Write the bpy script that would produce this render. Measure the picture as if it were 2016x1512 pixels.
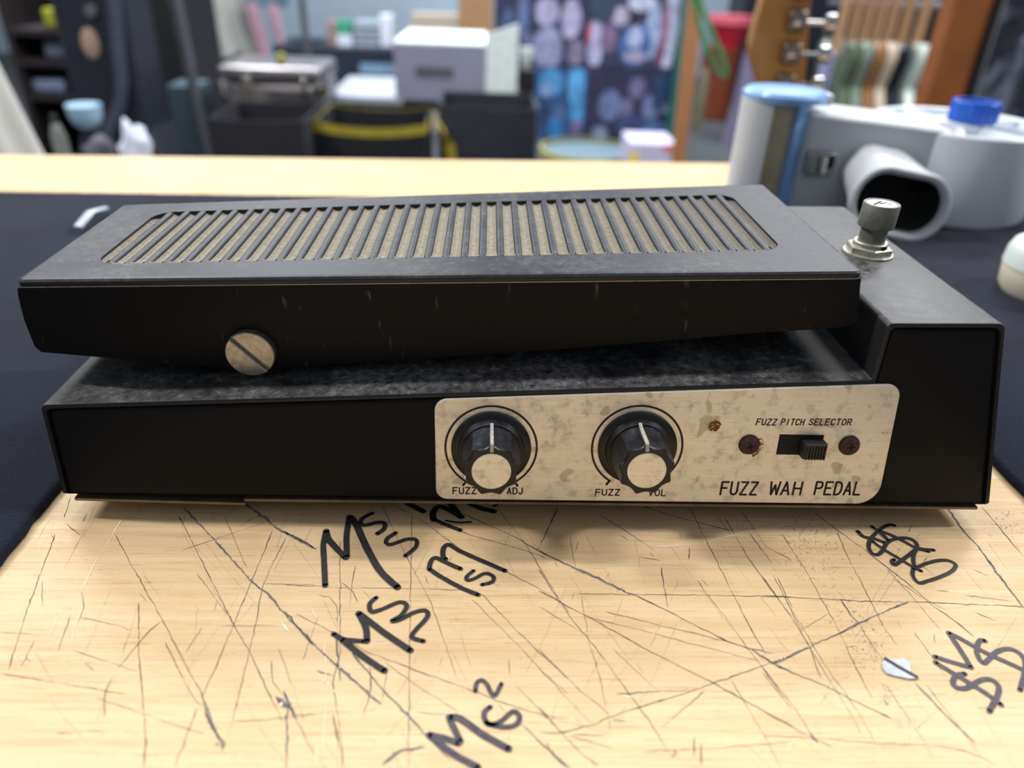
import bpy, bmesh, math, random
from mathutils import Vector, Matrix
random.seed(7)
for o in list(bpy.data.objects): bpy.data.objects.remove(o)
scene = bpy.context.scene
col = scene.collection
R = math.radians

# ------------------------------------------------------------------ camera
FPX = 1450.0
TH, PSI, ROL = R(30.61), R(2.58), R(2.33)
CAM = Vector((0.0, 0.0, 0.13982))
_F = Vector((math.sin(PSI)*math.cos(TH), math.cos(PSI)*math.cos(TH), -math.sin(TH)))
_r = Vector((math.cos(PSI), -math.sin(PSI), 0)); _u = _r.cross(_F)
RIGHT = math.cos(ROL)*_r + math.sin(ROL)*_u
UP = math.cos(ROL)*_u - math.sin(ROL)*_r
cam_data = bpy.data.cameras.new('camera')
cam = bpy.data.objects.new('camera', cam_data); col.objects.link(cam)
m = Matrix((RIGHT, UP, -_F)).transposed().to_4x4(); m.translation = CAM
cam.matrix_world = m
cam_data.sensor_width = 36; cam_data.lens = FPX/2016*36
cam_data.clip_start = .01; cam_data.clip_end = 60
cam_data.dof.use_dof = True; cam_data.dof.focus_distance = .203; cam_data.dof.aperture_fstop = 8.3
scene.camera = cam

# ------------------------------------------------------------------ world, lights, exposure
w = bpy.data.worlds.new('world'); scene.world = w; w.use_nodes = True
w.node_tree.nodes['Background'].inputs[0].default_value = (.86, .93, 1, 1)
w.node_tree.nodes['Background'].inputs[1].default_value = .32
def area(name, loc, target, sx, sy, power, color=(1, .97, .93)):
    d = bpy.data.lights.new(name, 'AREA'); d.shape = 'RECTANGLE'; d.size = sx; d.size_y = sy
    d.energy = power; d.color = color
    o = bpy.data.objects.new(name, d); col.objects.link(o); o.location = loc
    o.rotation_euler = (Vector(target)-Vector(loc)).to_track_quat('-Z', 'Y').to_euler()
    return o
area('ceiling_or_fill_light', (-2.1, .62, 1.95), (0, .2, 0), .10, .45, 52)
area('ceiling_or_fill_light', (2.3, .58, 1.95), (0, .2, 0), .10, .45, 56)
area('ceiling_or_fill_light', (-.5, 1.15, 2.1), (0, .3, 0), .5, .16, 15)
area('ceiling_or_fill_light', (1.0, 1.5, 2.1), (0.2, .3, 0), .5, .16, 15)
area('ceiling_or_fill_light', (-1.6, 2.3, 2.0), (-1.5, 2.6, -1), 1.2, .2, 70, (.94, .97, 1))  # added fill overhead, brightens the dim goods behind the bench
area('ceiling_or_fill_light', (1.7, 2.3, 2.0), (1.6, 2.6, -1), 1.2, .2, 70, (.94, .97, 1))  # second added fill, brightens the background on the right
area('ceiling_or_fill_light', (-1.2, 4.2, 2.0), (-1.0, 4.6, -1), 1.6, .2, 110, (.92, .96, 1))
area('ceiling_or_fill_light', (1.6, 4.2, 2.0), (1.6, 4.6, -1), 1.6, .2, 110, (.92, .96, 1))
area('ceiling_or_fill_light', (.2, 6.4, 2.0), (.2, 7.4, -1), 1.6, .2, 120, (.92, .96, 1))
vs = scene.view_settings
vs.view_transform = 'Standard'; vs.look = 'None'; vs.gamma = 1; vs.use_curve_mapping = False
vs.exposure = -0.22

# ------------------------------------------------------------------ pixel helpers (2016x1512): rays of the photograph met with real planes
def ray(x, y): return RIGHT*((x-1008)/FPX) - UP*((y-756)/FPX) + _F
def onz(x, y, z): r = ray(x, y); return CAM + r*((z-CAM.z)/r.z)
def ony(x, y, Y): r = ray(x, y); return CAM + r*((Y-CAM.y)/r.y)

# ------------------------------------------------------------------ materials
def new_mat(name):
    mt = bpy.data.materials.new(name); mt.use_nodes = True
    nt = mt.node_tree; return mt, nt, nt.nodes['Principled BSDF']
def srgb(r, g, b):
    f = lambda c: (c/255/12.92) if c/255 <= .04045 else ((c/255+.055)/1.055)**2.4
    return (f(r), f(g), f(b), 1)
def N(nt, typ, **kw):
    n = nt.nodes.new(typ)
    for k, v in kw.items(): setattr(n, k, v)
    return n
def coords(nt, scale=(1, 1, 1), rot=(0, 0, 0), kind='Object'):
    tc = N(nt, 'ShaderNodeTexCoord'); mp = N(nt, 'ShaderNodeMapping')
    mp.inputs['Scale'].default_value = scale; mp.inputs['Rotation'].default_value = rot
    nt.links.new(tc.outputs[kind], mp.inputs['Vector']); return mp.outputs[0]
def noise(nt, vec, scale, detail=4, rough=.6, dist=0):
    n = N(nt, 'ShaderNodeTexNoise'); n.inputs['Scale'].default_value = scale
    n.inputs['Detail'].default_value = detail; n.inputs['Roughness'].default_value = rough
    n.inputs['Distortion'].default_value = dist
    nt.links.new(vec, n.inputs['Vector']); return n.outputs['Fac']
def ramp(nt, fac, lo, hi, a=0., b=1.):
    n = N(nt, 'ShaderNodeMapRange'); n.inputs['From Min'].default_value = lo; n.inputs['From Max'].default_value = hi
    n.inputs['To Min'].default_value = a; n.inputs['To Max'].default_value = b
    nt.links.new(fac, n.inputs['Value']); return n.outputs[0]
def mix(nt, fac, a, b):
    n = N(nt, 'ShaderNodeMix', data_type='RGBA')
    if hasattr(fac, 'links'): nt.links.new(fac, n.inputs[0])
    else: n.inputs[0].default_value = fac
    for s, v in ((6, a), (7, b)):
        if hasattr(v, 'links'): nt.links.new(v, n.inputs[s])
        else: n.inputs[s].default_value = v
    return n.outputs[2]
def math2(nt, op, a, b):
    n = N(nt, 'ShaderNodeMath', operation=op)
    for s, v in ((0, a), (1, b)):
        if hasattr(v, 'links'): nt.links.new(v, n.inputs[s])
        else: n.inputs[s].default_value = v
    return n.outputs[0]
def bump(nt, p, height, strength, dist=.001):
    n = N(nt, 'ShaderNodeBump'); n.inputs['Strength'].default_value = strength; n.inputs['Distance'].default_value = dist
    nt.links.new(height, n.inputs['Height']); nt.links.new(n.outputs[0], p.inputs['Normal'])
def upness(nt, lo=.5, hi=.95):
    g = N(nt, 'ShaderNodeNewGeometry'); s = N(nt, 'ShaderNodeSeparateXYZ')
    nt.links.new(g.outputs['Normal'], s.inputs[0]); return ramp(nt, s.outputs[2], lo, hi)

MATS = {}
def simple(name, c, rough=.5, metal=0., var=.12, scale=40, spec=.5, coat=0):
    if name in MATS: return MATS[name]
    mt, nt, p = new_mat(name)
    v = noise(nt, coords(nt), scale)
    d = tuple(x*(1-var) for x in c[:3])+(1,); l = tuple(min(1, x*(1+var)) for x in c[:3])+(1,)
    nt.links.new(mix(nt, ramp(nt, v, .3, .7), d, l), p.inputs['Base Color'])
    p.inputs['Roughness'].default_value = rough; p.inputs['Metallic'].default_value = metal
    p.inputs['Specular IOR Level'].default_value = spec; p.inputs['Coat Weight'].default_value = coat
    MATS[name] = mt; return mt

def painted_metal(name, base, dust, amount, rough=.42, dscale=260, speck=.62, spec=.4):
    """black enamelled sheet; grey dust settles on faces that look up"""
    mt, nt, p = new_mat(name); v = coords(nt)
    n1 = noise(nt, v, dscale, 6, .75); n2 = noise(nt, v, 42, 4, .65); n3 = noise(nt, v, 1600, 2)
    patch = math2(nt, 'MULTIPLY', ramp(nt, n2, .34, .62), ramp(nt, n1, .34, .62))
    patch = math2(nt, 'ADD', math2(nt, 'MULTIPLY', patch, amount), math2(nt, 'MULTIPLY', ramp(nt, n1, speck, speck+.08), .45))
    patch = math2(nt, 'MULTIPLY', patch, ramp(nt, n3, .3, .6, .55, 1))
    fac = math2(nt, 'MULTIPLY', patch, upness(nt))
    nt.links.new(mix(nt, fac, base, dust), p.inputs['Base Color'])
    nt.links.new(math2(nt, 'ADD', math2(nt, 'MULTIPLY', fac, .5), rough), p.inputs['Roughness'])
    p.inputs['Specular IOR Level'].default_value = spec
    bump(nt, p, n3, .06, .0003)
    return mt
M_shell = painted_metal('black_enamel_dusty', srgb(30, 31, 35), srgb(156, 156, 158), .56, dscale=420, speck=.60)
M_panel_side = painted_metal('black_enamel', srgb(18, 19, 22), srgb(90, 88, 86), .2, .55, spec=.15)
M_treadtop = painted_metal('black_treadle_enamel', srgb(30, 33, 43), srgb(150, 149, 150), .36, .42, 420, .61)

def skirt_mat():
    mt, nt, p = new_mat('black_treadle_side')
    n = noise(nt, coords(nt, (1, 1, .22), (0, R(-8), 0)), 330, 2); n2 = noise(nt, coords(nt), 60, 3)
    f = math2(nt, 'MULTIPLY', ramp(nt, n, .66, .76), ramp(nt, n2, .40, .60))
    nt.links.new(mix(nt, f, srgb(17, 18, 21), srgb(92, 89, 86)), p.inputs['Base Color'])
    p.inputs['Roughness'].default_value = .55; p.inputs['Specular IOR Level'].default_value = .15
    return mt
M_skirt = skirt_mat()
def groove_mat():
    mt, nt, p = new_mat('dust_filled_groove')
    v = coords(nt); a = noise(nt, v, 700, 5, .8); b = noise(nt, v, 25, 3); c = noise(nt, v, 2500, 2)
    base = mix(nt, ramp(nt, a, .3, .7), srgb(122, 116, 105), srgb(172, 163, 146))
    base = mix(nt, ramp(nt, c, .62, .75), base, srgb(60, 56, 50))
    tc = N(nt, 'ShaderNodeTexCoord'); sp = N(nt, 'ShaderNodeSeparateXYZ'); nt.links.new(tc.outputs['Object'], sp.inputs[0])
    far = ramp(nt, math2(nt, 'ADD', sp.outputs[0], math2(nt, 'MULTIPLY', b, .06)), .02, .13)
    base = mix(nt, math2(nt, 'MULTIPLY', far, .8), base, srgb(70, 67, 63))
    nt.links.new(base, p.inputs['Base Color']); p.inputs['Roughness'].default_value = .95
    bump(nt, p, a, .5, .0006); return mt
M_groove = groove_mat()
def plate_mat():
    mt, nt, p = new_mat('brushed_spotted_metal')
    v = coords(nt); br = noise(nt, coords(nt, (30, 1, 1400)), 3, 3); sp = noise(nt, v, 260, 4, .7); bl = noise(nt, v, 140, 1, .4); b2 = noise(nt, v, 900, 3, .7)
    c = mix(nt, ramp(nt, br, .3, .7), srgb(230, 225, 212), srgb(248, 243, 230))
    c = mix(nt, math2(nt, 'MULTIPLY', ramp(nt, sp, .52, .72), .45), c, srgb(140, 128, 104))
    c = mix(nt, math2(nt, 'MULTIPLY', ramp(nt, bl, .68, .70), .5), c, srgb(150, 142, 110))
    c = mix(nt, math2(nt, 'MULTIPLY', ramp(nt, b2, .66, .74), .6), c, srgb(96, 82, 64))
    nt.links.new(c, p.inputs['Base Color']); p.inputs['Metallic'].default_value = .5
    nt.links.new(ramp(nt, sp, .35, .7, .36, .55), p.inputs['Roughness'])
    bump(nt, p, br, .05, .0002); return mt
M_plate = plate_mat()
M_ink = simple('black_engraving', srgb(26, 21, 20), .6)
M_knob = painted_metal('black_bakelite', srgb(16, 17, 20), srgb(92, 100, 118), .5, .35, 240, .6)
M_cap = plate_mat(); M_cap.name = 'spun_cap_metal'
M_pointer = simple('worn_white_pointer', srgb(190, 184, 176), .7, 0, .25, 900)
M_nickel = simple('tarnished_nickel', srgb(172, 168, 158), .38, .85, .25, 500)
def rust():
    mt, nt, p = new_mat('rust'); v = coords(nt); a = noise(nt, v, 900, 4, .7)
    nt.links.new(mix(nt, ramp(nt, a, .3, .7), srgb(44, 30, 27), srgb(92, 66, 56)), p.inputs['Base Color'])
    p.inputs['Roughness'].default_value = .8; p.inputs['Metallic'].default_value = .2; bump(nt, p, a, .6, .0006); return mt
M_rust = rust()
M_ruststain = simple('orange_rust_stain', srgb(168, 116, 44), .9, 0, .35, 1500)
M_plastic_black = simple('black_switch_plastic', srgb(26, 26, 28), .5)
M_rubber = simple('black_rubber', srgb(18, 18, 18), .8)
M_zinc = simple('weathered_zinc', srgb(128, 130, 122), .55, .55, .22, 700)
M_zinc_light = simple('pale_zinc', srgb(178, 176, 164), .45, .6, .18, 600)
M_sticker = simple('white_button_top', srgb(232, 234, 232), .5)
M_brassgrey = simple('grey_brass_edge', srgb(122, 110, 94), .45, .6, .2, 300)
M_wornedge = simple('worn_bare_edge', srgb(150, 150, 146), .5, .3, .3, 500)

def wood_bench():
    mt, nt, p = new_mat('maple_worktop')
    g1 = noise(nt, coords(nt, (2.2, 60, 1)), 6, 5, .65, .3)
    g2 = noise(nt, coords(nt, (10, 320, 1)), 6, 3, .7)
    bl = noise(nt, coords(nt, (7, 14, 1)), 2.2, 3)
    tone = noise(nt, coords(nt), 22, 2)
    c = mix(nt, ramp(nt, g1, .3, .72), srgb(233, 205, 163), srgb(215, 180, 133))
    c = mix(nt, math2(nt, 'MULTIPLY', ramp(nt, g2, .54, .68), .6), c, srgb(184, 146, 104))
    c = mix(nt, math2(nt, 'MULTIPLY', ramp(nt, bl, .45, .75), .35), c, srgb(238, 216, 180))
    c = mix(nt, math2(nt, 'MULTIPLY', ramp(nt, tone, .58, .62), .16), c, srgb(206, 166, 120))
    fine = noise(nt, coords(nt, (1, 1, 1)), 800, 3, .7)
    c = mix(nt, math2(nt, 'MULTIPLY', ramp(nt, fine, .62, .76), .45), c, srgb(124, 102, 84))
    nt.links.new(c, p.inputs['Base Color']); nt.links.new(ramp(nt, fine, .3, .7, .42, .6), p.inputs['Roughness'])
    p.inputs['Specular IOR Level'].default_value = .35
    bump(nt, p, g2, .08, .0004); return mt
M_wood = wood_bench()
M_scr_dark = simple('dark_scratch', srgb(84, 74, 76), .9, 0, .35, 900)
M_scr_grey = simple('grey_gouge', srgb(142, 136, 136), .9, 0, .4, 1200)
M_scr_light = simple('pale_scratch', srgb(246, 232, 204), .8)
def marker(name, c):
    mt, nt, p = new_mat(name); a = noise(nt, coords(nt), 900, 4, .7)
    nt.links.new(mix(nt, ramp(nt, a, .45, .8), c, tuple(x*2.4+.01 for x in c[:3])+(1,)), p.inputs['Base Color'])
    p.inputs['Roughness'].default_value = .55; return mt
M_marker = marker('black_marker_ink', srgb(30, 27, 30))
M_marker2 = marker('faded_marker_ink', srgb(62, 56, 66))
def felt():
    mt, nt, p = new_mat('navy_felt'); a = noise(nt, coords(nt), 900, 4, .8); b = noise(nt, coords(nt), 14, 4)
    c = mix(nt, ramp(nt, b, .3, .75), srgb(19, 23, 37), srgb(31, 38, 57))
    c = mix(nt, math2(nt, 'MULTIPLY', ramp(nt, a, .5, .8), .4), c, srgb(54, 59, 74))
    nt.links.new(c, p.inputs['Base Color']); p.inputs['Roughness'].default_value = .95
    p.inputs['Sheen Weight'].default_value = .06; p.inputs['Specular IOR Level'].default_value = .15
    bump(nt, p, a, .5, .0012); return mt
M_felt = felt()
M_grey_plastic = simple('light_grey_plastic', srgb(206, 211, 218), .38, 0, .04, 20)
M_pale_plastic = simple('pale_white_plastic', srgb(226, 233, 242), .35, 0, .03, 20)
M_blue = simple('blue_plastic', srgb(18, 84, 190), .3)
M_skyblue = simple('light_blue_plastic', srgb(140, 188, 246), .25)
M_tan = simple('tan_window', srgb(186, 174, 148), .6, 0, .15, 60)
M_dark_in = simple('dark_interior', srgb(14, 15, 18), .8)
M_chrome = simple('chrome', srgb(205, 205, 208), .12, 1., .05)
M_cream = simple('cream_plastic', srgb(226, 218, 196), .5, 0, .05)
M_white = simple('white_plastic', srgb(226, 236, 232), .4, 0, .03)

# ------------------------------------------------------------------ mesh helpers
class MB:
    def __init__(s): s.v = []; s.f = []
    def add(s, vs, fs):
        b = len(s.v); s.v += [tuple(p) for p in vs]; s.f += [tuple(i+b for i in q) for q in fs]; return s
    def box(s, a, b):
        (x0, y0, z0), (x1, y1, z1) = a, b
        return s.add([(x0,y0,z0),(x1,y0,z0),(x1,y1,z0),(x0,y1,z0),(x0,y0,z1),(x1,y0,z1),(x1,y1,z1),(x0,y1,z1)],
              [(0,3,2,1),(4,5,6,7),(0,1,5,4),(1,2,6,5),(2,3,7,6),(3,0,4,7)])
    def loops(s, ls, cap0=True, cap1=True, closed=True):
        n = len(ls[0]); vs = [p for l in ls for p in l]; fs = []
        for k in range(len(ls)-1):
            for i in range(n if closed else n-1):
                j = (i+1) % n; fs.append((k*n+i, k*n+j, (k+1)*n+j, (k+1)*n+i))
        if cap0: fs.append(tuple(range(n))[::-1])
        if cap1: fs.append(tuple((len(ls)-1)*n+i for i in range(n)))
        return s.add(vs, fs)
    def lathe(s, prof, seg=32, frame=None, cap0=True, cap1=True, sx=1, sy=1):
        """prof: (radius, height); frame maps (x,y,h) to a point"""
        fr = frame or (lambda x, y, h: (x, y, h)); ls = []
        for r, h in prof:
            ls.append([fr(r*math.cos(2*math.pi*i/seg)*sx, r*math.sin(2*math.pi*i/seg)*sy, h) for i in range(seg)])
        return s.loops(ls, cap0, cap1)
    def tube(s, pts, rad, seg=10, flat=1.):
        pts = [Vector(p) for p in pts]; ls = []
        up = Vector((0, 0, 1))
        for i, p in enumerate(pts):
            t = (pts[min(i+1, len(pts)-1)]-pts[max(i-1, 0)]).normalized()
            if abs(t.dot(up)) > .95: up = Vector((0, 1, 0))
            a = t.cross(up).normalized(); b = a.cross(t).normalized()
            r = rad[i] if isinstance(rad, (list, tuple)) else rad
            ls.append([p+a*(r*math.cos(2*math.pi*k/seg))+b*(r*flat*math.sin(2*math.pi*k/seg)) for k in range(seg)])
        return s.loops(ls)
    def build(s, name, mat, parent=None, off=None, smooth=35, bevel=0, bseg=2, recalc=True):
        off = Vector(off) if off is not None else Vector((0, 0, 0))
        me = bpy.data.meshes.new(name); me.from_pydata([Vector(p)-off for p in s.v], [], s.f)
        if recalc:
            bm = bmesh.new(); bm.from_mesh(me); bmesh.ops.recalc_face_normals(bm, faces=bm.faces); bm.to_mesh(me); bm.free()
        if smooth:
            me.polygons.foreach_set('use_smooth', [True]*len(me.polygons)); me.set_sharp_from_angle(angle=R(smooth))
        me.materials.append(mat)
        o = bpy.data.objects.new(name, me); col.objects.link(o)
        if parent: o.parent = parent
        if bevel:
            b = o.modifiers.new('bevel', 'BEVEL'); b.width = bevel; b.segments = bseg; b.limit_method = 'ANGLE'; b.angle_limit = R(40)
        return o
def thing(name, label, cat, loc, rotz=0, group=None):
    o = bpy.data.objects.new(name, None); o.empty_display_size = .02; col.objects.link(o)
    o.location = loc; o.rotation_euler = (0, 0, rotz); o['label'] = label; o['category'] = cat
    if group: o['group'] = group
    return o
def tag(o, label, cat, group=None):
    o['label'] = label; o['category'] = cat
    if group: o['group'] = group
    return o
def structure(o): o['kind'] = 'structure'; return o
def single(mb, name, mat, label, cat, base, group=None, **kw):
    o = mb.build(name, mat, None, base, **kw); o.location = base; return tag(o, label, cat, group)

def catmull(pts, sub=6):
    if len(pts) < 3: return [tuple(p) for p in pts]
    out = []
    P = [pts[0]]+list(pts)+[pts[-1]]
    for i in range(1, len(P)-2):
        for k in range(sub):
            t = k/sub; q = []
            for d in range(len(P[0])):
                a, b, c, e = P[i-1][d], P[i][d], P[i+1][d], P[i+2][d]
                q.append(.5*(2*b+(c-a)*t+(2*a-5*b+4*c-e)*t*t+(3*b-a-3*c+e)*t**3))
            out.append(tuple(q))
    out.append(tuple(pts[-1])); return out
def ribbon(mb, pts, wid, put, caps=True, jit=0.):
    """flat stroke: pts 2-D, wid number or list, put maps 2-D to 3-D"""
    n = len(pts); L = []; Rr = []
    for i, p in enumerate(pts):
        a = pts[max(i-1, 0)]; b = pts[min(i+1, n-1)]
        dx, dy = b[0]-a[0], b[1]-a[1]; d = math.hypot(dx, dy) or 1e-9
        h = (wid[i] if isinstance(wid, list) else wid)/2
        h1 = h*(1+random.uniform(-jit, jit)); h2 = h*(1+random.uniform(-jit, jit))
        L.append((p[0]-dy/d*h1, p[1]+dx/d*h1)); Rr.append((p[0]+dy/d*h2, p[1]-dx/d*h2))
    vs = [put(*q) for q in L]+[put(*q) for q in Rr]
    mb.add(vs, [(i, i+1, n+i+1, n+i) for i in range(n-1)])
    if caps:
        for i in (0, n-1):
            h = (wid[i] if isinstance(wid, list) else wid)/2; c = pts[i]
            mb.add([put(c[0]+h*math.cos(k*math.pi/4), c[1]+h*math.sin(k*math.pi/4)) for k in range(8)], [tuple(range(8))])
def fillet(poly, rads, seg=5):
    out = []; n = len(poly)
    for i, p in enumerate(poly):
        r = rads[i] if isinstance(rads, (list, tuple)) else rads
        p = Vector(p[:2]); a = Vector(poly[i-1][:2])-p; b = Vector(poly[(i+1) % n][:2])-p
        if r <= 0: out.append(tuple(p)); continue
        ang = a.angle(b); t = min(r/math.tan(ang/2), a.length*.49, b.length*.49); r2 = t*math.tan(ang/2)
        a.normalize(); b.normalize(); c = p+(a+b).normalized()*(r2/math.sin(ang/2))
        s0 = p+a*t-c; s1 = p+b*t-c
        a0 = math.atan2(s0.y, s0.x); da = math.atan2(s1.y, s1.x)-a0
        da = (da+math.pi) % (2*math.pi)-math.pi
        for k in range(seg+1):
            q = a0+da*k/seg; out.append((c.x+s0.length*math.cos(q), c.y+s0.length*math.sin(q)))
    return out
def offset(poly, d):
    """inset a clockwise/ccw polygon; d number or per-edge list (edge i goes from point i to i+1)"""
    n = len(poly); A = sum(poly[i][0]*poly[(i+1) % n][1]-poly[(i+1) % n][0]*poly[i][1] for i in range(n))
    sg = 1 if A > 0 else -1; out = []
    def line(i):
        a = Vector(poly[i]); b = Vector(poly[(i+1) % n]); t = (b-a).normalized(); nn = Vector((-t.y, t.x))*sg
        dd = d[i] if isinstance(d, (list, tuple)) else d
        return a+nn*dd, t
    for i in range(n):
        p, t = line((i-1) % n); q, u = line(i)
        den = t.x*u.y-t.y*u.x
        if abs(den) < 1e-6: out.append(tuple(q)); continue
        k = ((q.x-p.x)*u.y-(q.y-p.y)*u.x)/den; out.append(tuple(p+t*k))
    return out

# ------------------------------------------------------------------ setting
FLOOR = -.92
def floor_mat():
    mt, nt, p = new_mat('grey_carpet_floor'); a = noise(nt, coords(nt), 60, 5, .8); b = noise(nt, coords(nt), 1.5, 3)
    nt.links.new(mix(nt, ramp(nt, a, .3, .7), mix(nt, b, srgb(42, 47, 52), srgb(54, 59, 64)), srgb(70, 75, 79)), p.inputs['Base Color'])
    p.inputs['Roughness'].default_value = .85; return mt
structure(MB().box((-5, -1.5, FLOOR-.05), (6, 8, FLOOR)).build('floor', floor_mat()))
structure(MB().box((-5, 8, FLOOR-.05), (6, 8.1, 2.2)).build('wall_back', simple('grey_blue_wall', srgb(150, 166, 180), .8, 0, .05, 3)))
structure(MB().box((-5.1, -1.5, FLOOR-.05), (-5, 8.1, 2.2)).build('wall_left', simple('grey_wall', srgb(120, 128, 136), .8, 0, .05, 3)))
structure(MB().box((6, -1.5, FLOOR-.05), (6.1, 8.1, 2.2)).build('wall_right', simple('grey_wall', srgb(120, 128, 136), .8)))

# ------------------------------------------------------------------ workbench
bench = thing('workbench', 'scratched pale maple workbench with black marker writing on its top', 'workbench', (0, .15, FLOOR))
BOFF = Vector((0, .15, FLOOR))
e0 = onz(0, 300, 0); e1 = onz(1455, 318, 0); sl = (e1.y-e0.y)/(e1.x-e0.x)
backy = lambda x: e0.y+(x-e0.x)*sl
outl = fillet([(-1.3, -.35), (1.3, -.35), (1.3, backy(1.3)), (-1.3, backy(-1.3))], .01, 4)
mb = MB(); mb.loops([[(x, y, z) for x, y in offset(outl, i)] for z, i in ((-.04, .0), (-.006, 0), (-.003, .0006), (-.001, .0022), (0, .006))])
worktop = mb.build('worktop', M_wood, bench, BOFF)
for x in (-1.2, 1.2):
    for y in (-.28, backy(x)-.08):
        MB().box((x-.035, y-.035, FLOOR), (x+.035, y+.035, -.04)).build('leg', M_wood, bench, BOFF, bevel=.004)
for y in (-.28, .40): MB().box((-1.165, y-.012, -.14), (1.165, y+.012, -.041)).build('apron', M_wood, bench, BOFF)

bz = lambda h: (lambda x, y: onz(x, y, h))
def zpts(pts, ox, oy, s): return [(ox+x/s, oy+y/s) for x, y in pts]
def bench_put(h):
    return lambda X, Y: (X, Y, h)
def to_bench(px): 
    out = []
    for x, y in px: p = onz(x, y, 0); out.append((p.x, p.y))
    return out
def mpp(px):  # metres per pixel across, near this bench point
    p = onz(px[0]-5, px[1], 0); q = onz(px[0]+5, px[1], 0); return (q-p).length/10
Z8, Z6, Z1, Z7 = (0, 960, 2.739), (560, 960, 2.739), (1060, 990, 2.896), (1500, 980, 2.843)
dark, grey, light = MB(), MB(), MB()
def scr(z, pts, wpx, kind='d'):
    px = zpts(pts, *z); b = to_bench(px); out = []
    for i in range(len(b)-1):
        L = math.hypot(b[i+1][0]-b[i][0], b[i+1][1]-b[i][1]); n = max(1, int(L/.0012))
        for k in range(n):
            t = k/n; out.append((b[i][0]+(b[i+1][0]-b[i][0])*t+random.gauss(0, .00008), b[i][1]+(b[i+1][1]-b[i][1])*t+random.gauss(0, .00008)))
    out.append(b[-1])
    w = wpx*.40*mpp(px[len(px)//2])
    ws = [w*max(.25, .75+.6*math.sin(i*.37+random.random()*1.5)*random.random()) for i in range(len(out))]
    ws[0] = ws[-1] = w*.2
    mbx = {'d': dark, 'g': grey, 'l': light}[kind]
    ribbon(mbx, out, ws, bench_put(.00006 if kind == 'd' else .00009), False, .45)
    if kind == 'g':
        ribbon(dark, [(x+random.gauss(0, w*.25), y+random.gauss(0, w*.2)) for x, y in out], [q*.4 for q in ws], bench_put(.00012), False, .9)
        for x, y in out:
            if random.random() < .5:
                s_ = w*random.uniform(.2, .6); cx_, cy_ = x+random.gauss(0, w*.5), y+random.gauss(0, w*.5); mbx2 = random.choice((grey, grey, dark, light))
                mbx2.add([(cx_+s_*random.uniform(.5, 1)*math.cos(j*1.2566), cy_+s_*random.uniform(.5, 1)*math.sin(j*1.2566), .00014) for j in range(5)], [(0, 1, 2, 3, 4)])
S8 = [([(380,55),(345,165)],3),([(300,250),(235,420),(150,650),(95,825),(45,985)],4),([(355,195),(435,255)],3),([(380,690),(310,890)],3),([(440,560),(455,640),(420,740)],2.5),
 ([(620,255),(700,400),(875,710),(1085,1110),(1150,1270),(1210,1440)],4),([(965,155),(1050,320),(1260,740),(1345,885),(1450,1110),(1530,1270)],4),
 ([(1470,230),(1355,510),(1260,740),(1180,930),(1090,1130)],4),([(1540,270),(1450,450),(1410,560),(1385,720),(1345,885),(1290,1120),(1230,1350)],3.5),([(1060,1190),(1020,1300),(940,1512)],4),
 ([(870,720),(800,780),(740,850),(630,980)],5),([(748,620),(748,780),(750,900),(765,1080),(785,1340),(778,1512)],5),([(0,1000),(180,1030),(560,1095),(680,1115)],3),
 ([(520,1135),(750,1210),(920,1275),(1110,1330)],2.5),([(890,835),(1050,1150),(1100,1180)],4),([(390,880),(560,930),(740,995)],2.5),([(1000,890),(1090,755)],2.5),([(600,1030),(570,1100),(560,1240)],4),
 ([(190,820),(110,975)],2.5),([(1290,215),(1365,160)],3),([(980,340),(1300,230),(1430,190)],2.5),([(1210,150),(1330,430)],2),([(1420,520),(1698,525)],2.5),([(1190,745),(1500,745)],2),
 ([(1250,1262),(1400,1255),(1698,1225)],3),([(300,1322),(400,1322)],3),([(470,1315),(560,1315)],3),([(670,1315),(720,1315)],3),([(1465,930),(1470,1050),(1530,1120)],3),([(1580,1220),(1698,1450)],3),
 ([(1500,860),(1580,1080),(1640,1260)],2),([(1060,460),(1230,690)],2.5),([(1090,1130),(1130,1260),(1200,1380)],5),([(230,500),(228,640)],2.5),([(440,700),(640,745),(760,790)],1.8),([(0,780),(300,800)],1.5)]
for p, wd in S8: scr(Z8, p, wd)
for p, wd in [([(990,110),(1160,285),(1360,510),(1440,570),(1570,720),(1698,850)],10),([(1330,90),(1490,215),(1698,330)],14),([(1550,1180),(1545,1512)],9),([(1110,1200),(1150,1290),(1210,1400)],16),([(1490,1130),(1560,1190)],26),([(1530,1100),(1600,1250)],14)]: scr(Z8, p, wd, 'g')
for p, wd in [([(660,170),(500,430),(440,560)],6),([(440,640),(400,770),(370,890)],6),([(330,660),(240,850)],4),([(1510,720),(1560,780)],10)]: scr(Z8, p, wd, 'l')
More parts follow.
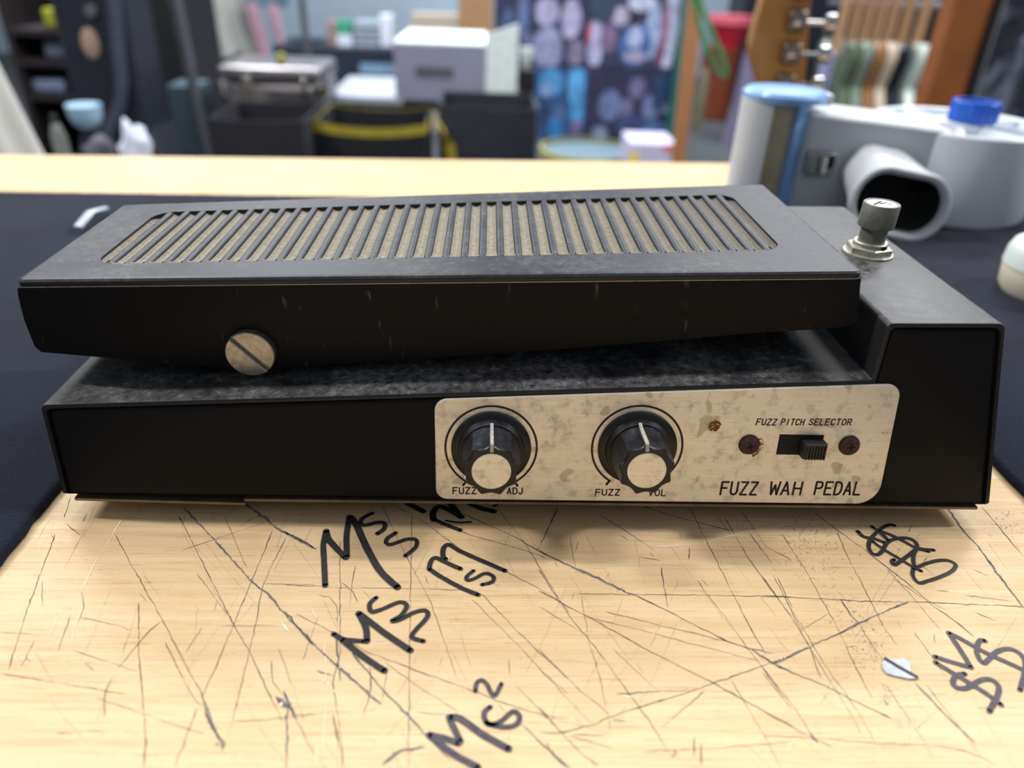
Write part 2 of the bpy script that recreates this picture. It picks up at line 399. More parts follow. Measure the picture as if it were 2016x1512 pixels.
S6 = [([(300,290),(300,900),(260,1050),(290,1250),(320,1512)],4),([(688,150),(680,560),(668,1512)],3),([(525,90),(590,240),(700,450),(790,620),(880,880),(930,1040)],2.5),([(570,80),(740,180),(950,330)],2.5),
 ([(960,140),(1240,265),(1400,360),(1534,415)],5),([(950,240),(1300,340),(1410,380)],3),([(1150,115),(1290,290),(1480,600),(1534,680)],3),([(1480,110),(1380,305)],3),([(0,525),(300,540),(560,543),(900,550),(1050,560)],2.5),
 ([(1190,450),(1400,560),(1534,650)],3),([(1060,570),(1250,770),(1420,930),(1534,1030)],4),([(1010,600),(1190,780),(1400,1000),(1534,1120)],2.5),([(250,770),(450,890),(750,1000),(1000,1090),(1180,1160),(1330,1210),(1534,1250)],4),
 ([(60,680),(280,790)],2.5),([(540,940),(700,1060),(940,1210)],2.5),([(1250,1070),(1534,1360)],2.5),([(1270,1270),(1400,1390),(1520,1512)],5),([(180,580),(240,590),(285,640),(285,760)],2.5),([(310,510),(370,560),(395,620)],4),
 ([(460,960),(470,1080),(420,1250)],5),([(170,990),(265,1015)],4),([(380,420),(350,640)],2.5),([(260,1220),(300,1420)],5),([(0,1230),(500,1200)],2),([(700,1210),(1060,1240)],2),([(560,960),(520,1180)],2),([(1210,920),(1215,1020)],2),([(100,930),(180,700)],2)]
for p, wd in S6: scr(Z6, p, wd)
for p, wd in [([(0,670),(160,850),(260,940),(340,1010),(440,1100),(520,1170)],12),([(0,240),(100,290),(175,335)],10),([(350,870),(500,1060),(640,1200),(760,1330),(900,1470)],9),([(530,1490),(620,1420),(760,1400)],14),([(280,800),(290,950),(300,1040)],8)]: scr(Z6, p, wd, 'g')
for p, wd in [([(215,840),(225,1100),(205,1440)],6),([(140,640),(180,720)],5),([(490,830),(670,805)],4),([(150,980),(300,1130)],6),([(180,1380),(170,1512)],8)]: scr(Z6, p, wd, 'l')
S1 = [([(560,530),(800,650),(1080,790),(1200,830),(1340,860)],6),([(220,520),(560,522),(800,525),(1120,530),(1448,540)],3.5),([(350,70),(480,150),(655,265)],3.5),([(595,20),(800,85),(960,125),(1105,160)],5),
 ([(860,20),(960,220),(1110,520),(1200,700),(1300,870)],3.5),([(1060,80),(1200,320),(1350,530),(1448,650)],3.5),([(0,375),(120,565),(210,690),(330,830),(490,1050),(610,1210),(740,1420)],4),
 ([(0,500),(130,570),(300,660),(480,760),(620,840),(870,965),(1010,1035),(1180,1130),(1448,1275)],5),([(0,835),(130,965),(250,1080),(410,1210)],4),([(0,1165),(130,1310),(240,1430),(330,1490)],5),
 ([(0,1310),(120,1315),(300,1270),(480,1195),(700,1130),(870,1075),(1050,1010),(1320,915),(1448,870)],5),([(440,1090),(700,1075),(900,1070)],5),([(245,530),(290,800),(350,1000),(390,1180),(410,1300)],2.5),
 ([(380,620),(700,700),(1100,795)],3),([(270,650),(600,730),(900,810),(1250,900)],2.5),([(700,365),(715,480),(740,600)],3.5),([(905,440),(960,520),(1080,670),(1200,840),(1290,950),(1448,1150)],3),
 ([(950,1070),(800,1200),(700,1280)],3.5),([(1100,1010),(1200,1180),(1290,1330),(1380,1512)],3),([(890,1330),(890,1450)],5),([(930,1370),(930,1500)],6),([(110,25),(10,240)],4),([(190,1320),(380,1325)],3),
 ([(170,1330),(430,1400)],3),([(600,1420),(1000,1400),(1448,1360)],2.5),([(1150,40),(1300,250),(1448,330)],2.5),([(1200,170),(1320,330)],2.5),([(860,250),(858,325)],3),([(580,310),(700,330)],3),([(1360,420),(1448,600)],3),
 ([(0,590),(250,740)],2.5),([(420,830),(700,1090)],2),([(0,1210),(160,1250),(420,1320)],2),([(180,190),(215,400)],2),([(1010,60),(1110,200)],2),([(1270,960),(1448,1180)],3),([(0,940),(200,1150),(330,1290)],2.5)]
for p, wd in S1: scr(Z1, p, wd)
for p, wd in [([(0,265),(50,300),(200,370)],9),([(200,370),(340,430),(500,510),(560,530)],15),([(1210,835),(1320,905),(1448,970)],8),([(45,1380),(100,1450),(180,1512)],10),([(430,1240),(490,1245)],14),([(300,1480),(340,1495)],16),([(750,1440),(785,1445)],20)]: scr(Z1, p, wd, 'g')
for p, wd in [([(660,250),(850,245),(1050,200),(1200,165),(1420,125)],6),([(470,1100),(540,1110)],12)]: scr(Z1, p, wd, 'l')
S7 = [([(290,80),(420,180),(560,280),(700,390),(830,490),(950,600),(1080,690),(1190,780)],5),([(0,545),(200,560),(420,570),(550,580),(900,585),(1200,598),(1467,610)],4),([(70,940),(200,990),(350,1050),(480,1120),(650,1200),(730,1240)],6),
 ([(420,190),(480,330),(600,560),(680,720),(760,830)],3),([(0,440),(80,550),(200,720),(270,840),(330,1010)],4),([(440,570),(500,660),(550,710)],6),([(110,200),(240,400),(330,560),(430,740),(500,900),(620,1130)],3),
 ([(60,430),(150,600),(300,850),(420,1040)],2.5),([(700,400),(820,530),(1000,740)],2.5),([(730,450),(900,560),(1050,640)],2.5),([(1320,160),(1467,330)],4),([(1230,50),(1400,250)],3),([(0,950),(100,1080),(200,1200),(290,1350),(400,1400)],4),
 ([(0,1190),(120,1260),(270,1340)],3),([(0,1335),(290,1345),(600,1370),(1000,1390),(1150,1420),(1300,1490)],3),([(850,750),(1000,960),(1100,1100)],2.5),([(540,700),(640,860),(760,1000)],2.5),([(270,840),(340,960),(480,1180),(560,1330)],3),
 ([(1190,640),(1310,690)],4),([(1140,545),(1400,580)],2.5),([(980,520),(1050,525)],3),([(400,1000),(540,1200),(640,1380)],2.5),([(700,1060),(860,1290),(960,1460)],2.5),([(920,1050),(1080,1250),(1220,1440)],2.5),([(130,560),(230,760)],2.5),([(220,740),(370,650)],2),([(560,140),(960,430)],2),([(1180,400),(1270,440)],2.5)]
for p, wd in S7: scr(Z7, p, wd)
for p, wd in [([(1040,60),(1130,190),(1210,270),(1300,400),(1467,620)],11),([(60,930),(270,835),(430,760),(540,705),(680,640),(820,585)],10),([(860,1040),(930,1110),(1050,1240),(1200,1380)],9),([(260,1310),(310,1370)],18),([(0,880),(60,935)],8)]: scr(Z7, p, wd, 'g')
# scuffed speckle beside the pedal's right end and stray nicks everywhere
for cx, cy, sx, sy, n in ((250, 230, 90, 60, 110), (330, 380, 90, 70, 70), (470, 590, 60, 40, 60), (580, 800, 70, 90, 150), (690, 1090, 50, 50, 60), (790, 1260, 40, 50, 40), (200, 330, 60, 80, 40), (1400, 120, 90, 60, 60)):
    for k in range(n):
        x, y = random.gauss(cx, sx), random.gauss(cy, sy)
        if y < 60: continue
        a = random.choice((.6, .9, 1.1, 2.6)); L = random.uniform(3, 26)
        scr(Z7, [(x, y), (x+L*math.cos(a), y+L*math.sin(a))], random.uniform(2, 7), random.choice('ddg'))
for k in range(520):
    x, y = random.uniform(30, 1990), random.uniform(1010, 1512)
    a = random.choice((random.gauss(.9, .2), random.gauss(-1.1, .2), random.gauss(0, .1))); L = random.uniform(3, 30)*random.random()
    scr((0, 0, 1), [(x, y), (x+L*math.cos(a), y+L*math.sin(a))], random.uniform(1.2, 2.6), 'l' if random.random() < .25 else 'd')
for k in range(70):
    x, y = random.uniform(30, 1990), random.uniform(1010, 1512)
    a = random.choice((random.gauss(.95, .12), random.gauss(-1.15, .15))); L = random.uniform(60, 260)
    scr((0, 0, 1), [(x, y), (x+L*.5*math.cos(a+.03), y+L*.5*math.sin(a+.03)), (x+L*math.cos(a), y+L*math.sin(a))], .7, 'd')
for mbx, nm, mt in ((dark, 'dark_scratches', M_scr_dark), (grey, 'grey_gouges', M_scr_grey), (light, 'pale_scratches', M_scr_light)):
    o = mbx.build(nm, mt, worktop, BOFF, smooth=0); o['kind'] = 'stuff'

def write(strokes, mat, z, wid, label):
    mb = MB()
    for k, st in enumerate(strokes):
        wd = wid
        if isinstance(st, tuple): st, wd = st
        px = catmull(zpts(st, *z), 6); b = to_bench(px); wpx = wd/z[2]*mpp(px[0])*1.0
        ribbon(mb, b, wpx, bench_put(.00016+.00001*k), True, .06)
    o = mb.build('marker_writing', mat, worktop, BOFF, smooth=0); o['label'] = label
write([([(220,530),(215,420),(210,310),(225,235)],32),([(225,235),(245,290),(330,380)],34),([(335,375),(335,260),(350,160)],32),([(350,160),(380,190),(450,340),(520,455),(610,540)],36),
       ([(475,140),(425,165),(410,190),(430,205),(500,190),(540,195),(535,225),(500,250)],24),([(600,245),(555,275),(548,300),(575,308),(660,280),(710,285),(705,325),(650,370)],22)], M_marker, Z6, 30, 'black marker letters M S S')
write([([(640,70),(690,100),(750,130)],34)], M_marker, Z6, 30, 'black marker stroke end')
write([([(805,175),(800,140),(830,105),(880,118),(955,160)],36),([(880,70),(920,120),(950,160)],34),([(810,175),(880,205),(950,232)],24),([(870,180),(940,190),(1005,187)],13)], M_marker, Z6, 30, 'black marker letter N')
write([([(985,80),(1050,110),(1130,130)],34),([(1170,80),(1130,102)],16)], M_marker, Z6, 30, 'black marker stroke end')
write([([(1190,450),(1050,390),(940,340),(890,310),(860,325),(855,370),(870,388)],28),([(950,440),(870,405),(815,380),(790,400),(780,440)],27),([(780,440),(840,480),(950,540),(1045,580)],27),
       ([(1020,450),(985,480),(985,500),(1020,495),(1080,465),(1125,480),(1120,510),(1065,525)],22)], M_marker, Z6, 28, 'black marker letters M s turned sideways')
write([([(265,790),(320,820),(430,830)],30),([(445,830),(440,760),(400,680)],36),([(400,680),(440,710),(560,800),(680,880)],36),([(310,820),(420,910),(540,990)],36),
       ([(495,595),(460,630),(470,670),(520,660),(620,620),(660,640),(630,690),(580,720),(620,715),(700,675),(760,665),(770,700),(700,780),(690,810),(750,830)],26)], M_marker, Z6, 30, 'black marker letters M S 3')
write([([(1045,1512),(900,1430),(780,1335)],40),([(780,1335),(850,1350),(940,1380)],38),([(950,1370),(900,1270),(890,1240)],36),([(890,1240),(950,1250),(1080,1340),(1210,1410)],40),
       ([(1110,1185),(1080,1210),(1080,1250),(1110,1280),(1170,1260),(1230,1210),(1265,1230),(1260,1270),(1220,1290),(1160,1290),(1090,1270)],28),([(1030,1100),(1035,1060),(1060,1040),(1090,1060),(1130,1125),(1170,1060)],24)], M_marker2, Z6, 30, 'faded marker letters M B 2')
ZS = (1660, 1010, 7.754)
write([([(225,285),(310,365),(480,400),(640,460)],66),([(440,210),(520,260),(800,370),(1090,530),(1180,560),(1300,590)],56),
       ([(780,195),(700,185),(600,230),(480,330),(400,440),(390,540),(440,620),(520,640),(590,590),(660,470),(760,410),(900,385),(1030,400),(1110,460),(1120,530),(1060,600),(900,720),(800,790),(750,780),(750,730),(780,720)],58),
       ([(450,440),(600,550),(900,730),(1080,840),(1190,890)],54),([(1380,570),(1250,560),(1150,550),(1080,620),(1070,760),(1120,830),(1280,770),(1450,730),(1600,730),(1710,790),(1680,870),(1550,950),(1300,1040),(1150,1070),(1060,960),(1070,850)],56),([(540,270),(620,350),(690,430)],60)], M_marker, ZS, 56, 'looping black marker signature')
ZM = (1820, 1220, 7.56)
write([([(155,555),(350,620),(690,715)],78),([(690,715),(560,500),(360,200)],78),([(360,200),(560,300),(750,410),(1000,540),(1250,650),(1480,760),(1700,900)],74),
       ([(900,320),(830,310),(790,380),(780,500),(830,610),(890,650),(960,590),(1060,490),(1200,440),(1340,460),(1450,540),(1500,660),(1480,850),(1420,1050)],70),
       ([(165,640),(340,750),(560,880),(800,1030),(1000,1160),(1140,1270)],76),([(600,810),(480,830),(430,900),(440,990),(560,1030),(680,1000),(780,930),(900,890),(1020,910),(1100,1000),(1090,1120),(1030,1240),(960,1370)],74)], M_marker2, ZM, 70, 'black marker letters M S crossed by loops')
# torn sticker scrap
pl = to_bench(zpts([(670,930),(690,905),(760,912),(790,900),(825,930),(830,980),(875,1015),(830,1020),(750,1005),(700,990),(675,960)], *Z7))
c0 = (sum(p[0] for p in pl)/len(pl), sum(p[1] for p in pl)/len(pl))
mb = MB().loops([[(x, y, 0.0) for x, y in pl], [(x, y, .0005) for x, y in pl]])
scrap = thing('sticker_scrap', 'small jagged bluish-white scrap stuck on the scratched worktop', 'scrap', (c0[0], c0[1], .0))
mb.build('scrap_sheet', simple('bluish_white_film', srgb(196, 206, 214), .4, 0, .15, 500), scrap, scrap.location, smooth=0)
cr = MB(); ribbon(cr, to_bench(zpts([(680,905),(770,960),(870,1015)], *Z7)), .0009, bench_put(.0006), False); cr.build('crease', M_scr_dark, scrap, scrap.location, smooth=0)

# felt mat with a cut-out for the pedal
b0 = onz(0, 385, 0); b1 = onz(500, 392, 0); ms = (b1.y-b0.y)/(b1.x-b0.x); my = lambda x: b0.y+(x-b0.x)*ms
raw = [(-1.0, -.3), (-.1225, -.3), (-.1215, .292), (.1665, .292), (.166, -.3), (1.0, -.3), (1.0, my(1.0)), (-1.0, my(-1.0))]
dense = []
for i, p in enumerate(raw):
    q = raw[(i+1) % len(raw)]; n = max(1, int(math.hypot(q[0]-p[0], q[1]-p[1])/.004))
    for k in range(n):
        t = k/n; dense.append((p[0]+(q[0]-p[0])*t+random.gauss(0, .00025), p[1]+(q[1]-p[1])*t+random.gauss(0, .00025)))
def shrink(poly, d): return offset(poly, d)
mb = MB().loops([[(x, y, .0002) for x, y in dense], [(x, y, .0016) for x, y in dense], [(x, y, .0026) for x, y in offset(raw and dense, .0006)], [(x, y, .003) for x, y in offset(dense, .0016)]])
single(mb, 'felt_mat', M_felt, 'dark navy felt mat spread over the workbench behind the pedal', 'mat', (0, .35, 0), smooth=60)

# ------------------------------------------------------------------ the fuzz wah pedal
ZB, Y0, AL = .007, .16073, R(8.87)
PO = Vector((.014, .215, 0))
pedal = thing('wah_pedal', 'dusty black metal foot pedal with ribbed treadle and silver control plate', 'foot pedal', PO)
def FF(u, v, wd=0): return (u, Y0+v*math.sin(AL)-wd*math.cos(AL), ZB+v*math.cos(AL)+wd*math.sin(AL))
YBK = .2775
def BK(u, v): p = FF(u, v); return (u, YBK-(p[2]-ZB)*math.tan(AL), p[2])
base = [(-.1145, .0), (-.1153, .0268), (.1030, .0379), (.1040, .0537), (.1352, .0543), (.1459, .0)]
outer = fillet(base, [.0004, .0016, .0008, .0016, .0022, .0006], 5)
# per-edge insets need the unfilleted polygon, so inset first and fillet after
def rim(d, rr): return fillet(offset(base, [d, d, d, d, d, .0003]), rr, 5)
RR = [.0004, .0016, .0008, .0016, .0022, .0006]
L = [[BK(u, v) for u, v in rim(.0008, RR)], [(lambda p: (p[0], p[1]-.0006, p[2]))(BK(u, v)) for u, v in rim(0, RR)],
     [FF(u, v, -.0006) for u, v in rim(0, RR)], [FF(u, v, -.00015) for u, v in rim(.0002, RR)], [FF(u, v, 0) for u, v in rim(.0006, RR)],
     [FF(u, v, 0) for u, v in rim(.0013, RR)], [FF(u, v, -.0022) for u, v in rim(.0013, RR)]]
MB().loops(L).build('base_shell', M_shell, pedal, PO, smooth=30)
L = [[FF(u, v, -.0021) for u, v in rim(.0018, RR)], [FF(u, v, -.0009) for u, v in rim(.0018, RR)], [FF(u, v, -.0004) for u, v in rim(.0021, RR)], [FF(u, v, -.0002) for u, v in rim(.0028, RR)]]
MB().loops(L).build('side_panel', M_panel_side, pedal, PO, smooth=50)
mb = MB()   # bottom plate: a thin sheet, its left part sags a little
for a, b, z0, z1 in ((-.1115, -.0655, ZB-.0011, ZB-.0021), (-.0655, .1425, ZB-.0007, ZB-.0007)):
    mb.add([(a, Y0-.0002, z0-.0008), (b, Y0-.0002, z1-.0008), (b, YBK, z1-.0008), (a, YBK, z0-.0008), (a, Y0-.0002, z0), (b, Y0-.0002, z1), (b, YBK, z1), (a, YBK, z0)],
           [(0,3,2,1),(4,5,6,7),(0,1,5,4),(1,2,6,5),(2,3,7,6),(3,0,4,7)])
mb.build('bottom_plate', M_brassgrey, pedal, PO, smooth=0)
for x in (-.085, .128):
    for y in (.178, .262):
        MB().lathe([(.0055, 0), (.0065, .0005), (.0065, .0045), (.006, ZB-.0014)], 20, lambda a, b, h, x=x, y=y: (x+a, y+b, h)).build('rubber_foot', M_rubber, pedal, PO)
# treadle
YT = .177
tl = ony(28, 551, YT); tr = ony(1702, 534, YT); KZ = (tr.z-tl.z)/(tr.x-tl.x)
ztop = lambda x: tl.z+KZ*(x-tl.x)
def ont(px, py):
    r = ray(px, py); n = Vector((-KZ, 0, 1)); return CAM + r*((tl-CAM).dot(n)/r.dot(n))
bl, br = ont(226, 402), ont(1503, 361)
XL, XR = tl.x, tr.x
yback = lambda x: bl.y+(br.y-bl.y)*(x-bl.x)/(br.x-bl.x)
prof_px = [(29, 566), (31, 585), (42.7, 631), (64, 684), (79, 697), (196, 707), (312, 718), (424, 727), (500, 730), (558, 729), (670, 720.5), (850, 709), (1121, 690), (1301, 676), (1482, 660), (1653, 649), (1678, 645), (1690, 632), (1694, 610), (1698, 560), (1700, 548)]
prof = [ony(x, y, YT) for x, y in prof_px]
low = [(p.x, p.z) for p in prof]
TT = .0022
top = [(x, ztop(x)-TT+.0002) for x in (XR-.0004, .05, 0, -.05, XL+.0004)]
lp = low+top
def sk(d, y):  # treadle body section, corner rounding toward the ends of depth
    return [(x, y(x), z) for x, z in (offset(lp, d) if d else lp)]
MB().loops([sk(.0012, lambda x: YT+.0003), sk(.0004, lambda x: YT+.0004), sk(0, lambda x: YT+.0012), sk(0, lambda x: yback(x)-.0012), sk(.0006, lambda x: yback(x)-.0002)]).build('treadle_body', M_skirt, pedal, PO, smooth=40)
# treadle cover: plate with a rounded opening, ribs flush with its top
g_first = ont(313.5, 423).x; g_last = ont(1433, 387).x
NG = 38; pitch = (g_last-g_first)/(NG-1); GW = pitch*.60
fl, fr_ = ont(218, 519), ont(1500, 493); kl, kr = ont(350, 416.5), ont(1410, 383.5)
gf = lambda x: fl.y+(fr_.y-fl.y)*(x-fl.x)/(fr_.x-fl.x)
gb = lambda x: kl.y+(kr.y-kl.y)*(x-kl.x)/(kr.x-kl.x)
HX0, HX1 = g_first-GW/2, g_last+GW/2
CR = .0075
def cut(x):
    d = min(x-HX0, HX1-x); 
    e = CR*.8-math.sqrt(max(0, (CR*.8)**2-max(0, CR*.8-d)**2)) if d < CR*.8 else 0
    return max(0, e)
hf = lambda x: gf(x)+cut(x)
hb = lambda x: gb(x)-cut(x)
xs = sorted(set([HX0+1e-6, HX1-1e-6]+[HX0+(HX1-HX0)*i/76 for i in range(1, 76)]+[HX0+CR*t for t in (.02, .06, .12, .2, .3, .45, .6, .8)]+[HX1-CR*t for t in (.02, .06, .12, .2, .3, .45, .6, .8)]))
mb = MB()
P3 = lambda x, y, h=0: (x, y, ztop(x)+h)
for i in range(len(xs)-1):
    a, b = xs[i], xs[i+1]
    mb.add([P3(a, YT+.0014), P3(b, YT+.0014), P3(b, hf(b)), P3(a, hf(a))], [(0, 1, 2, 3)])
    mb.add([P3(a, hb(a)), P3(b, hb(b)), P3(b, yback(b)-.0014), P3(a, yback(a)-.0014)], [(0, 1, 2, 3)])
    mb.add([P3(a, hf(a)), P3(b, hf(b)), P3(b, hf(b)+.0002, -.0018), P3(a, hf(a)+.0002, -.0018)], [(0, 1, 2, 3)])
    mb.add([P3(a, hb(a)), P3(b, hb(b)), P3(b, hb(b), -.0018), P3(a, hb(a), -.0018)], [(0, 1, 2, 3)])
for a, b, h in ((XL+.0014, HX0+1e-6, HX0), (HX1-1e-6, XR-.0014, HX1)):
    mb.add([P3(a, YT+.0014), P3(b, YT+.0014), P3(b, yback(b)-.0014), P3(a, yback(a)-.0014)], [(0, 1, 2, 3)])
    mb.add([P3(h, hf(h)), P3(h, hb(h)), P3(h, hb(h), -.0018), P3(h, hf(h), -.0018)], [(0, 1, 2, 3)])
def ring(d, h):
    pts = [(XL+d, YT+d), (XR-d, YT+d), (XR-d, yback(XR)-d), (XL+d, yback(XL)-d)]
    return [P3(x, y, h) for x, y in fillet(pts, .0014-min(d, .0013)+.0006, 4)]
mb.loops([ring(.0014, 0), ring(.0006, -.00018), ring(.0001, -.0007), ring(0, -.0012), ring(.0001, -TT+.0002), ring(.0012, -TT)][::-1], False, False)
cover = mb.build('treadle_cover', M_treadtop, pedal, PO, smooth=0, recalc=False)
mb = MB(); mb.loops([ring(-.00012, -TT+.00032), ring(-.00012, -TT+.00006), ring(.0006, -TT-.00002)], False, False)
mb.build('bare_edge', M_wornedge, cover, PO, smooth=0)
for i in range(NG-1):
    x = g_first+pitch*(i+.5); h = (pitch-GW)/2
    mb = MB(); prof_r = [(-h-.00035, -.0016), (-h, -.0005), (-h+.0002, -.00008), (-h+.0004, 0), (h-.0004, 0), (h-.0002, -.00008), (h, -.0005), (h+.00035, -.0016)]
    ya, yb = max(hf(x-h), hf(x+h))-.0002, min(hb(x-h), hb(x+h))+.0002
    mb.loops([[P3(x+d, ya, z-.00002) for d, z in prof_r], [P3(x+d, yb, z-.00002) for d, z in prof_r]])
    mb.build('rib', M_treadtop, cover, PO, smooth=50)
mb = MB()
for i in range(NG):
    x = g_first+pitch*i; rows = []
    ya, yb = hf(x), hb(x)
    for t, lift in ((0, .0011), (.02, .0007), (.05, .0003), (.12, .0001), (.88, 0), (1, 0)):
        rows.append([P3(x+GW*.62*s, ya+(yb-ya)*t, -.0014+.0009*s*s+lift*.7) for s in (-1, -.6, -.25, 0, .25, .6, 1)])
    mb.loops(rows, False, False, closed=False)
mb.build('groove_bed', M_groove, cover, PO, smooth=60)
# pivot screw on the treadle side
sc = ony(495.5, 692, YT); SR = .00655
psf = lambda a, b, h: (sc.x+a, YT+.0006-h, sc.z+b)
screw = MB().lathe([(SR, 0), (SR, .0013)], 48, psf).build('pivot_screw', M_nickel, pedal, PO)
sa = math.atan2(-(732-664.6), 521-459)
for sgn in (1, -1):
    pts = []; g = .00052
    a0 = math.asin(g/SR)
    for k in range(25):
        a = a0+(math.pi-2*a0)*k/24; pts.append((SR*math.cos(a), sgn*SR*math.sin(a)))
    rot = lambda p, s=1.: (p[0]*math.cos(sa)-p[1]*math.sin(sa), p[0]*math.sin(sa)+p[1]*math.cos(sa))
    pts = [rot(p) for p in pts]
    ins = offset(pts, .00025)
    MB().loops([[psf(a, b, .0012) for a, b in pts], [psf(a, b, .0023) for a, b in pts], [psf(a, b, .00255) for a, b in ins]]).build('screw_half', M_nickel, screw, PO, smooth=30)
# control plate
pp = [(-.0126, .0003), (-.0128, .0303), (.1113, .0371), (.1126, .0003)]
pr = [.0032, .0034, .0038, .0062]
po_ = fillet(pp, pr, 8)
plate = MB().loops([[FF(u, v, -.0003) for u, v in po_], [FF(u, v, .0005) for u, v in po_], [FF(u, v, .0007) for u, v in fillet(offset(pp, .0002), pr, 8)]]).build('control_plate', M_plate, pedal, PO, smooth=25)
PH = .00074
pput = lambda u, v: FF(u, v, PH)
FONT = dict(F=[[(0,0),(0,1),(.62,1)],[(0,.52),(.5,.52)]], U=[[(0,1),(0,.25),(.08,.07),(.3,0),(.52,.07),(.6,.25),(.6,1)]], Z=[[(0,1),(.6,1),(0,0),(.6,0)]],
 W=[[(0,1),(.14,0),(.36,.75),(.58,0),(.72,1)]], A=[[(0,0),(.3,1),(.6,0)],[(.1,.32),(.5,.32)]], H=[[(0,0),(0,1)],[(.6,0),(.6,1)],[(0,.5),(.6,.5)]],
 P=[[(0,0),(0,1),(.4,1),(.56,.92),(.6,.76),(.56,.58),(.4,.5),(0,.5)]], E=[[(.6,1),(0,1),(0,0),(.6,0)],[(0,.52),(.48,.52)]], D=[[(0,0),(0,1),(.3,1),(.5,.9),(.6,.68),(.6,.32),(.5,.1),(.3,0),(0,0)]],
 L=[[(0,1),(0,0),(.55,0)]], V=[[(0,1),(.3,0),(.6,1)]], O=[[(.3,0),(.1,.08),(0,.3),(0,.7),(.1,.92),(.3,1),(.5,.92),(.6,.7),(.6,.3),(.5,.08),(.3,0)]], J=[[(.5,1),(.5,.22),(.42,.06),(.25,0),(.08,.06),(0,.2)]],
 I=[[(.3,0),(.3,1)]], T=[[(0,1),(.6,1)],[(.3,1),(.3,0)]], C=[[(.6,.78),(.5,.94),(.3,1),(.1,.92),(0,.7),(0,.3),(.1,.08),(.3,0),(.5,.06),(.6,.22)]],
 S=[[(.58,.8),(.48,.95),(.3,1),(.1,.95),(.02,.78),(.1,.6),(.5,.42),(.6,.24),(.5,.05),(.3,0),(.1,.05),(0,.2)]], R=[[(0,0),(0,1),(.4,1),(.56,.92),(.6,.76),(.56,.58),(.4,.5),(0,.5)],[(.34,.5),(.6,0)]])
def fpt(px, py):   # photo point met with the front face plane
    r = ray(px, py); n = Vector((0, -math.cos(AL), math.sin(AL))); o = Vector((0, Y0, ZB))+n*PH
    p = CAM+r*((o-CAM).dot(n)/r.dot(n)); return p.x, (p.z-o.z)/math.cos(AL)
def lettering(word, px0, px1, ybot, ytop, lw, shear=.0, name='lettering'):
    u0, v0 = fpt(px0, ybot[0]); u1, v1 = fpt(px1, ybot[1]); vt = fpt(px0, ytop)[1]; H = vt-v0
    n = len(word); tot = n*.6+(n-1)*.34; sc_ = (u1-u0)/tot
    mb = MB()
    for i, ch in enumerate(word):
        if ch == ' ': continue
        x0 = i*.94
        for st in FONT[ch]:
            q = []
            for a, b in st: q.append((u0+(x0+a)*sc_+b*H*shear, v0+(v1-v0)*(x0/tot)+b*H))
            for k in range(len(q)-1):
                ribbon(mb, [q[k], q[k+1]], lw, pput)
    mb.build(name, M_ink, plate, PO, smooth=0)
for wd, a, b in (('FUZZ', 1418, 1488), ('WAH', 1514, 1575), ('PEDAL', 1603, 1692)): lettering(wd, a, b, (973.5, 974), 949, .0006, .02)
for wd, a, b in (('FUZZ', 1488.5, 1527), ('PITCH', 1537, 1581), ('SELECTOR', 1592, 1674)): lettering(wd, a, b, (836.5, 837), 824.8, .00032, .12)
lettering('FUZZ', 892, 937, (972, 972), 960, .00037); lettering('ADJ', 998.5, 1029, (972.5, 972.5), 960.5, .00037)
lettering('FUZZ', 1172.5, 1219, (975, 975), 963.5, .00037); lettering('VOL', 1277, 1310, (976, 976), 964, .00037)
# knobs
def knob(uc, vc, turn, cpx):
    ar = MB(); RRg = .01235; pts = []
    for k in range(61):
        a = R(-57+294*k/60); pts.append((uc+RRg*math.cos(a), vc+RRg*math.sin(a)))
    ribbon(ar, pts, .0006, pput)
    for a in (-57, 237):
        c, s = math.cos(R(a)), math.sin(R(a)); ribbon(ar, [(uc+RRg*c, vc+RRg*s), (uc+(RRg+.0014)*c, vc+(RRg+.0014)*s)], .0007, pput)
    ar.build('dial_arc', M_ink, plate, PO, smooth=0)
    ct, st = math.cos(turn), math.sin(turn)
    # the knob leans a trifle: its tip is aimed at where the photo shows the cap
    fr = lambda a, b, h: FF(uc+a*ct-b*st, vc+a*st+b*ct, PH+h)
    skirt = MB().lathe([(.0108, 0), (.0108, .0006), (.0104, .001), (.0090, .0013), (.0088, .0024), (.0084, .0034)], 56, fr).build('knob', M_knob, pedal, PO, smooth=40)
    grip = MB(); ls = []; seg = 96
    for r0, h, amp in ((.0081, .0030, 0.0), (.0080, .0042, .25), (.0077, .0066, .8), (.0076, .0095, 1), (.0075, .0122, 1), (.0074, .0127, 1), (.0070, .0130, .9), (.0052, .0130, .0)):
        l = []
        for k in range(seg):
            a = 2*math.pi*k/seg; lob = 1-abs(math.sin(4.5*(a-math.pi/2)))   # nine concave flutes, a ridge at the pointer
            l.append(fr((r0-amp*.0010*(1-lob))*math.cos(a), (r0-amp*.0010*(1-lob))*math.sin(a), h))
        ls.append(l)
    grip.loops(ls).build('grip', M_knob, skirt, PO, smooth=35)
    MB().lathe([(.0050, .0128), (.0050, .0132), (.0048, .01335), (.0015, .01325), (.0002, .0133)], 40, fr).build('cap', M_cap, skirt, PO, smooth=30)
    pw = .00042; lo = [(.0086, .0031), (.0080, .0046), (.0077, .0095), (.0076, .0124), (.0072, .0130), (.0054, .0132)]
    mb = MB().loops([[fr(-pw, r+.0003, h+.0001) for r, h in lo]+[fr(-pw, r-.0008, h-.0008) for r, h in lo[::-1]], [fr(pw, r+.0003, h+.0001) for r, h in lo]+[fr(pw, r-.0008, h-.0008) for r, h in lo[::-1]]])
    mb.build('pointer', M_pointer, skirt, PO, smooth=0)
knob(.0024, .0164, R(0), None); knob(.0421, .0172, R(4), None)
